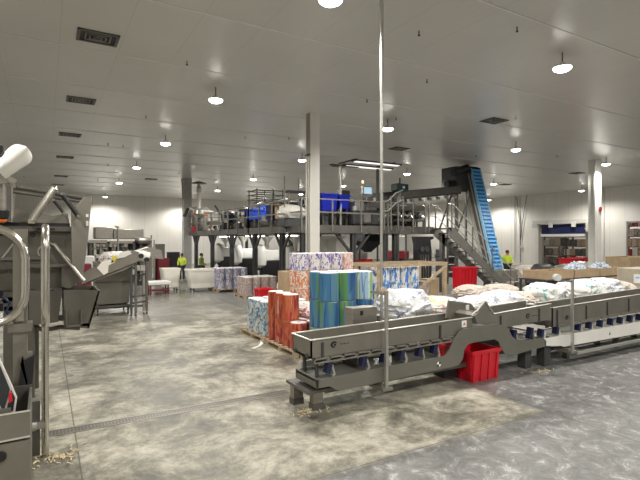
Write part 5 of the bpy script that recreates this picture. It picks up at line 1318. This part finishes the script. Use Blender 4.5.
b.tube(P,.012); b.build('hose', 'steel', root)
for u in (8,30,-20):
    q = onY(u,300,Ym+.2); b = MB(); b.box(q.x-.06,Ym+.2,0,q.x+.06,Ym+.32,onY(u,285,Ym+.2).z); b.build('leg', 'machine_steel', root)
q = onY(60,300,Ym+.7); b = MB(); b.box(q.x-.4,Ym+.7,0,q.x-.3,Ym+.8,1.6); b.build('leg', 'machine_steel', root)
for u,v in ((-20,300),(2,297),(4,306)):
    sl('cross_member','mid_steel',root,u,v,u+28,v+4,Ym+.2,.08)
sl('inner_dark','black',root,-30,290,16,312,Ym+.9,.05)
b = MB(); b.tube([onY(2,296,Ym+.1),onY(10,303,Ym+.1),onY(6,312,Ym+.1),onY(12,318,Ym+.1)],.02); b.build('blue_hose', 'navy', root)
b = MB(); b.tube([onY(30,326,Ym+.3),onY(45,330,Ym+.3),onY(60,327,Ym+.3),onY(80,328,Ym+.3)],.035); b.build('pipe', 'machine_steel', root)
# collecting bin below
Yb = 7.7
root = MACH
P = [onY(u,v,Yb) for u, v in ((63.6,290),(99.7,290.6),(96,305),(88.5,328.4),(64.4,326.5))]
for y in (Yb, Yb+.9):
    b = MB(); b.loft([[(p.x,yy,p.z) for p in P] for yy in (y,y+.03)]); b.build('bin_side', 'machine_steel', root)
b = MB(); b.loft([[(P[1].x-.02,Yb,P[1].z),(P[1].x+.01,Yb,P[1].z),(P[1].x+.01,Yb+.93,P[1].z),(P[1].x-.02,Yb+.93,P[1].z)],[(P[3].x-.02,Yb,P[3].z),(P[3].x+.01,Yb,P[3].z),(P[3].x+.01,Yb+.93,P[3].z),(P[3].x-.02,Yb+.93,P[3].z)]])
b.box(P[4].x,Yb,P[4].z-.02,P[3].x,Yb+.93,P[4].z+.02); b.build('bin_end', 'machine_steel', root)
for u in (66.5, 81.5): sl('bracket','mid_steel',root,u-.8,310,u+.8,327,Yb-.06,.07)
sl('bracket','mid_steel',root,66,325,82,327,Yb-.06,.07)
b = MB(); b.bar((P[4].x-.5,Yb+.6,P[4].z+.1),(P[4].x+.3,Yb+.6,P[4].z+.0),.08); b.build('bin_arm', 'dark_steel', root)
# white scoop above
Ys = 7.2
root = thing('plastic_scoop', (onY(10,170,Ys).x,Ys,onY(10,180,Ys).z), 'white curved plastic scoop on a bracket above the infeed machine', 'scoop')
loops = []
for k in range(15):
    f = k/14; u = -2+f*29.5; v = 172-f*23; wdt = .14*(.80+.30*f)*math.sqrt(max(.02,1-max(0,(f-.72)/.30)**2)); cpt = onY(u,v,Ys)
    dirx = (onY(28,149,Ys)-onY(-2,172,Ys)).normalized(); nrm = Vector((-dirx.z,0,dirx.x))
    lp = []
    for s_, th in ((0,.0),(1,.014)):
        rng = range(-5,6) if s_==0 else range(5,-6,-1)
        for j in rng:
            a = j/5; lp.append(cpt + nrm*(-a*wdt) + Vector((0, -.12*(1-a*a)+th, 0)))
    loops.append(lp)
b = MB(); b.loft(loops); b.build('blade', 'white_plastic', root)
b = MB(); b.rod(onY(0,176,Ys+.05), onY(15,183,Ys+.05), .05); b.bar(onY(2,176,Ys+.05), onY(3,184,Ys+.05), .1); b.build('bracket', 'steel_bright', root)
b = MB(); b.bar(onY(-8,160,Ys+.1), onY(-2,184,Ys+.1), .16); b.build('mount', 'black', root)
b = MB(); q=onY(3,183,Ys+.05); b.rod((q.x,q.y,q.z-.35),(q.x,q.y,q.z),.035); b.build('post', 'steel', root)
q = onY(1.5,214,7.7); b = MB(); b.lathe((q.x,7.8,q.z-.08),[(.03,0),(.08,.03),(.09,.13),(.04,.17)],14); kn = b.build('knob', 'black', MACH)
b = MB(); b.lathe((q.x+.01,7.74,q.z-.12),[(.02,0),(.045,.02),(.05,.05)],12); b.build('collar', 'orange', kn)
# D-shaped guard hoops
def arc(c, r, a0, a1, pl, n=6):
    return [c + Vector(((math.cos(a) if pl=='xz' else 0), (math.cos(a) if pl=='yz' else 0), math.sin(a)))*r for a in [math.radians(a0+(a1-a0)*i/n) for i in range(n+1)]]
zt_, zb_ = 2.52, 1.60
root = thing('guard_hoop', (0, 6.06, 0), 'upright polished tube guard hoop on a floor post seen edge-on at left', 'rail')
r_ = .2; X = .0
P = arc(Vector((X,5.0+r_,zt_-r_)), r_, 180, 90, 'yz') + arc(Vector((X,6.06-r_,zt_-r_)), r_, 90, 0, 'yz')
P2 = [Vector((X,6.06,.0))] ; 
b = MB(); b.tube([Vector((X,6.06,zb_+.3)),Vector((X,6.06-.0,zb_+r_))] + arc(Vector((X,6.06-r_,zb_+r_)), r_, 0, -90, 'yz') + arc(Vector((X,5.0+r_,zb_+r_)), r_, -90, -180, 'yz') + P + [Vector((X,6.06,zb_+.3))], .036, n=12); b.build('hoop', 'tube', root)
b = MB(); b.rod((X,6.06,0),(X,6.06,zb_+.35),.036,n=12); b.build('floor_post', 'tube', root)
b = MB(); b.box(X-.24,6.07,.02,X-.05,6.09,.62); b.build('bolt_plate', 'mid_steel', root)
b = MB(); b.bar((X-.15,6.06,.36),(X,6.06,.36),.07); b.rod((X-.2,6.03,.36),(X-.08,6.03,.36),.05); b.build('clamp', 'steel_bright', root)
for z in (.10,.27,.46,.56):
    b = MB(); b.rod((X-.15,6.05,z),(X-.15,6.075,z),.018,n=8); b.build('bolt', 'steel_bright', root)
root = thing('guard_hoop', (-.7, 5.35, 0), 'rounded polished tube guard hoop facing the viewer at the left edge', 'rail')
xr = -.165; Yg = 5.35; r2 = .30; xl = xr-1.3
P = arc(Vector((xl+r2,Yg,zt_-r2)), r2, 180, 90, 'xz') + arc(Vector((xr-r2,Yg,zt_-r2)), r2, 90, 0, 'xz') + arc(Vector((xr-r2,Yg,zb_+r2)), r2, 0, -90, 'xz') + arc(Vector((xl+r2,Yg,zb_+r2)), r2, -90, -180, 'xz')
b = MB(); b.tube(P, .036, n=12, closed=True); b.build('hoop', 'tube', root)
q = onY(21,300,5.6); b = MB(); b.box(q.x-.06,5.42,.55,q.x+.06,5.54,onY(21,290,5.5).z+.6); b.box(q.x-.10,5.38,onY(21,330,5.5).z,q.x+.10,5.56,onY(21,322,5.5).z); b.build('upright', 'steel_satin', root)
b = MB(); b.box(q.x-.03,5.36,1.62,q.x+.03,5.44,1.75); b.box(q.x+.06,5.42,1.15,q.x+.1,5.5,1.30); b.build('clamp', 'steel', root)
b = MB(); b.box(q.x-.06,5.42,0,q.x+.06,5.54,.56); b.build('foot', 'mid_steel', root)
# low cabinet and tilted panel
Yk = 4.6
a = onY(0,415,Yk); c = onY(30,415,Yk)
root = thing('steel_cabinet', ((a.x+c.x)/2-.3,Yk+.3,0), 'low grey steel cabinet with an open top compartment at lower left', 'cabinet')
zt2 = a.z; xL, xR_ = a.x-.8, c.x
zs = onY(15,441,Yk).z
b = MB(); b.box(xL,Yk,zs+.01,xR_,Yk+.02,zt2); b.build('front_panel', 'steel_satin', root)
b = MB(); b.box(xL,Yk-.005,0,xR_+.005,Yk+.025,zs-.01); b.build('lower_panel', 'steel_satin', root)
b = MB(); b.box(xR_-.02,Yk+.02,0,xR_,Yk+.75,zt2); b.box(xL,Yk+.02,0,xR_-.02,Yk+.75,zt2-.25); b.box(xL,Yk+.73,0,xR_,Yk+.75,zt2+.02); b.build('casing', 'mid_steel', root)
b = MB(); b.bar((xL,Yk-.004,zs),(xR_,Yk-.004,zs+.02),.012); b.bar((xL,Yk-.004,zt2),(xR_,Yk-.004,zt2),.012); b.build('edge_trim', 'rim', root)
q = onY(1,456,Yk); b = MB(); b.rod((q.x,Yk-.03,q.z),(q.x,Yk,q.z),.04,n=12); b.build('knob', 'black', root)
# black sheet put in for the shade of the open interior
q0, q1 = onY(14,380,5.0), onY(34,380,5.0)
b = MB(); b.prismY([(q0.x,onY(20,413,5).z),(q1.x-.03,onY(30,413,5).z),(q1.x,onY(33,363,5).z),(q1.x-.12,onY(27,372,5).z),(q0.x+.05,onY(16,365,5).z)], 5.36, 5.40)
b.build('rear_sheet', 'black', root)
root = thing('operator_terminal', (onY(6,400,4.5).x,4.5,onY(6,415,4.5).z), 'tilted operator panel with a red label and pale edge at lower left', 'panel')
P = [onY(u,v,4.72) for u, v in ((-14,345),(1,361),(13,388),(17,396),(14,414),(5,414),(-14,360))]
P = [onY(u,v,4.72) for u, v in ((-30,330),(-2,355),(12,386),(17,398),(15,413),(6,416),(-30,330+40))]
b = MB(); b.prismY([(p.x,p.z) for p in P], 4.70, 4.76); b.build('frame', 'painted_pale', root, bevel=.004)
P = [onY(u,v,4.70) for u, v in ((-30,335),(-2,360),(10,389),(4,411),(-30,362))]
b = MB(); b.prismY([(p.x,p.z) for p in P], 4.69, 4.70); b.build('screen', 'screen', root)
P = [onY(u,v,4.69) for u, v in ((11,390),(15,398),(13,411),(6,412))]
b = MB(); b.prismY([(p.x,p.z) for p in P], 4.692, 4.70); b.build('bezel', 'black', root)
P = [onY(u,v,4.69) for u, v in ((9,393),(12,392),(12.5,401),(8.5,403))]
b = MB(); b.prismY([(p.x,p.z) for p in P], 4.682, 4.693); b.build('red_label', 'red_plastic', root)
b = MB(); q=onY(4,414,4.7); b.box(q.x-.1,4.68,q.z-.3,q.x+.05,4.76,q.z+.05); b.build('bracket', 'steel', root)
# slim overhead fitting cut by the left edge
root = thing('drop_light', (onY(-4,120,6.5).x,6.5,onY(0,130,6.5).z), 'black edged hanging fitting cut off by the left edge of view', 'fitting')
P = [onY(u,v,6.5) for u, v in ((-30,122),(-2,122),(3,127),(3.5,130),(-30,130))]
b = MB(); q = onY(-12,160,6.6); b.rod((q.x,6.6,q.z),(q.x,6.6,CEIL),.02); b.build('hanger_rod', 'dark_steel', root)
b = MB(); b.prismY([(onY(u,v,6.6).x,onY(u,v,6.6).z) for u, v in ((-25,147),(3.5,147),(4,152),(1,156),(-25,160))], 6.5,6.7); b.build('housing', 'black', root)

# ================================================================== PEOPLE
def person(x, y, rz, shirt, hair, label, h=1.72, cap=None, vest=None):
    root = thing('person', (x,y,0), label, 'person')
    s = h/1.75
    V = {'pel':(0,0,.95),'wst':(0,.01,1.08),'chs':(0,.02,1.28),'nck':(0,.01,1.46),'hed':(0,-.01,1.56),'crn':(0,-.01,1.70),
         'lsh':(-.19,.02,1.40),'lel':(-.25,.0,1.12),'lwr':(-.17,-.22,1.02),'lha':(-.14,-.30,1.02),
         'rsh':(.19,.02,1.40),'rel':(.25,.0,1.12),'rwr':(.17,-.22,1.02),'rha':(.14,-.30,1.02),
         'lhp':(-.10,0,.90),'lkn':(-.11,-.02,.50),'lan':(-.11,.02,.09),'lto':(-.12,-.15,.04),
         'rhp':(.10,0,.90),'rkn':(.11,-.02,.50),'ran':(.11,.02,.09),'rto':(.12,-.15,.04)}
    Rd = {'pel':.145,'wst':.13,'chs':.155,'nck':.06,'hed':.085,'crn':.08,'lsh':.075,'lel':.048,'lwr':.032,'lha':.036,'rsh':.075,'rel':.048,'rwr':.032,'rha':.036,'lhp':.10,'lkn':.065,'lan':.045,'lto':.035,'rhp':.10,'rkn':.065,'ran':.045,'rto':.035}
    E_ = [('pel','wst'),('wst','chs'),('chs','nck'),('nck','hed'),('hed','crn'),('chs','lsh'),('lsh','lel'),('lel','lwr'),('lwr','lha'),('chs','rsh'),('rsh','rel'),('rel','rwr'),('rwr','rha'),('pel','lhp'),('lhp','lkn'),('lkn','lan'),('lan','lto'),('pel','rhp'),('rhp','rkn'),('rkn','ran'),('ran','rto')]
    for sd in (-1,1):
        hand = 'lha' if sd < 0 else 'rha'
        for i, (dx, ln) in enumerate(((-.026,.055),(-.009,.07),(.009,.066),(.026,.05))):
            k0, k1 = f'{hand}f{i}a', f'{hand}f{i}b'
            hx, hy, hz = V[hand]
            V[k0] = (hx+dx, hy-.035, hz); V[k1] = (hx+dx*1.1, hy-.035-ln*.7, hz-.03); Rd[k0] = .010; Rd[k1] = .008
            E_ += [(hand,k0),(k0,k1)]
        k0 = hand+'t'; hx, hy, hz = V[hand]; V[k0] = (hx-sd*.045, hy-.03, hz+.005); Rd[k0] = .011; E_ += [(hand,k0)]
    keys = list(V); me = bpy.data.meshes.new('body')
    me.from_pydata([tuple(q*s for q in V[k]) for k in keys], [(keys.index(a), keys.index(c)) for a, c in E_], [])
    o = bpy.data.objects.new('body', me); COL.objects.link(o); o.parent = root
    o.modifiers.new('skin', 'SKIN'); 
    if not me.skin_vertices: bm = bmesh.new(); bm.from_mesh(me); bm.verts.layers.skin.verify(); bm.to_mesh(me); bm.free()
    for i, k in enumerate(keys): me.skin_vertices[0].data[i].radius = (Rd[k]*s, Rd[k]*s); me.skin_vertices[0].data[i].use_root = (k == 'pel')
    sb = o.modifiers.new('sub', 'SUBSURF'); sb.levels = 1; sb.render_levels = 2
    me.materials.append(MATS['skin'])
    def dress(name, chain, m, extra=.014):
        ks = []; 
        for a, c in chain:
            for k in (a, c):
                if k not in ks: ks.append(k)
        m2 = bpy.data.meshes.new(name); m2.from_pydata([tuple(q*s for q in V2[k]) for k in ks], [(ks.index(a), ks.index(c)) for a, c in chain], [])
        bm = bmesh.new(); bm.from_mesh(m2); bm.verts.layers.skin.verify(); bm.to_mesh(m2); bm.free()
        for i, k in enumerate(ks): m2.skin_vertices[0].data[i].radius = ((R2[k]+extra)*s,)*2; m2.skin_vertices[0].data[i].use_root = (i == 0)
        oo = bpy.data.objects.new(name, m2); COL.objects.link(oo); oo.parent = root; oo.modifiers.new('skin','SKIN'); q = oo.modifiers.new('sub','SUBSURF'); q.levels = 1; q.render_levels = 2
        m2.materials.append(MATS[m]); return oo
    V2 = dict(V); R2 = dict(Rd); V2['nk2'] = (0,.015,1.42); R2['nk2'] = .07
    dress('shirt', [('pel','wst'),('wst','chs'),('chs','nk2'),('chs','lsh'),('lsh','lel'),('lel','lwr'),('chs','rsh'),('rsh','rel'),('rel','rwr')], shirt)
    dress('trousers', [('pel','lhp'),('lhp','lkn'),('lkn','lan'),('pel','rhp'),('rhp','rkn'),('rkn','ran')], 'trousers', .016)
    if vest: dress('vest', [('wst','chs'),('chs','nk2'),('chs','lsh'),('chs','rsh')], vest, .026)
    b = MB(); z = 1.60
    hz = [(.02,.145),(.07,.13),(.098,.08),(.102,.02),(.094,-.03)]
    b.lathe((0,.012,1.6), [(r,zz) for r, zz in hz[::-1]], 16); bb = b.build('cap' if cap else 'hair', cap or hair, None, origin=(0,0,0)); bb.parent = root; bb.location = (0,0,0); bb.scale = (s*.95,s*1.0,s)
    if cap:
        b = MB(); b.cbox((0,-.12,1.66),(.14,.1,.012)); q = b.build('brim', cap, None, origin=(0,0,0)); q.parent = bb; q.location=(0,0,0)
    # face
    fy = -.095
    for name, m, pr in (('eye','black',[(-.032,1.605),(.032,1.605)]),('nose','skin',[(0,1.575)]),('mouth','dark_red',[(0,1.535)]),('ear','skin',[(-.09,1.59),(.09,1.59)])):
        for (xx, zz) in pr:
            b = MB()
            if name == 'ear': b.cbox((xx,0,zz),(.018,.03,.055))
            elif name == 'nose': b.loft([[(-.014,fy,zz-.02),(.014,fy,zz-.02),(.006,fy+.005,zz+.03),(-.006,fy+.005,zz+.03)],[(-.006,fy-.03,zz-.015),(.006,fy-.03,zz-.015),(.003,fy-.005,zz+.03),(-.003,fy-.005,zz+.03)]])
            elif name == 'mouth': b.cbox((0,fy-.001,zz),(.045,.012,.010))
            else: b.cbox((xx,fy-.002,zz),(.02,.01,.010))
            q = b.build(name, m, None, origin=(0,0,0)); q.parent = root; q.location = (0,0,0); q.scale = (s,s,s)
    root.rotation_euler = (0,0,rz); return root
p = W(201.5,262,27.0); person(p.x,p.y,.9,'olive','hair','person in an olive green shirt working under the mezzanine beside the grey column',1.66)
p = W(182,262,27.5); person(p.x,p.y,-.6,'hivis','hair','person in a bright yellow safety vest left of the grey column',1.64,None,'hivis')
p = W(507.3,262,27.0); person(p.x,p.y,-.5,'hivis','hair','person in a dark red cap and yellow vest beyond the stairs',1.84,'maroon','hivis')
# grey covered load before that person
sack((21.9,16.0,0),(1.5,.9,1.25),.2,'sack_cream','pale wrapped load in front of the person in the dark red cap',51,'load','wrapped_load',.3)
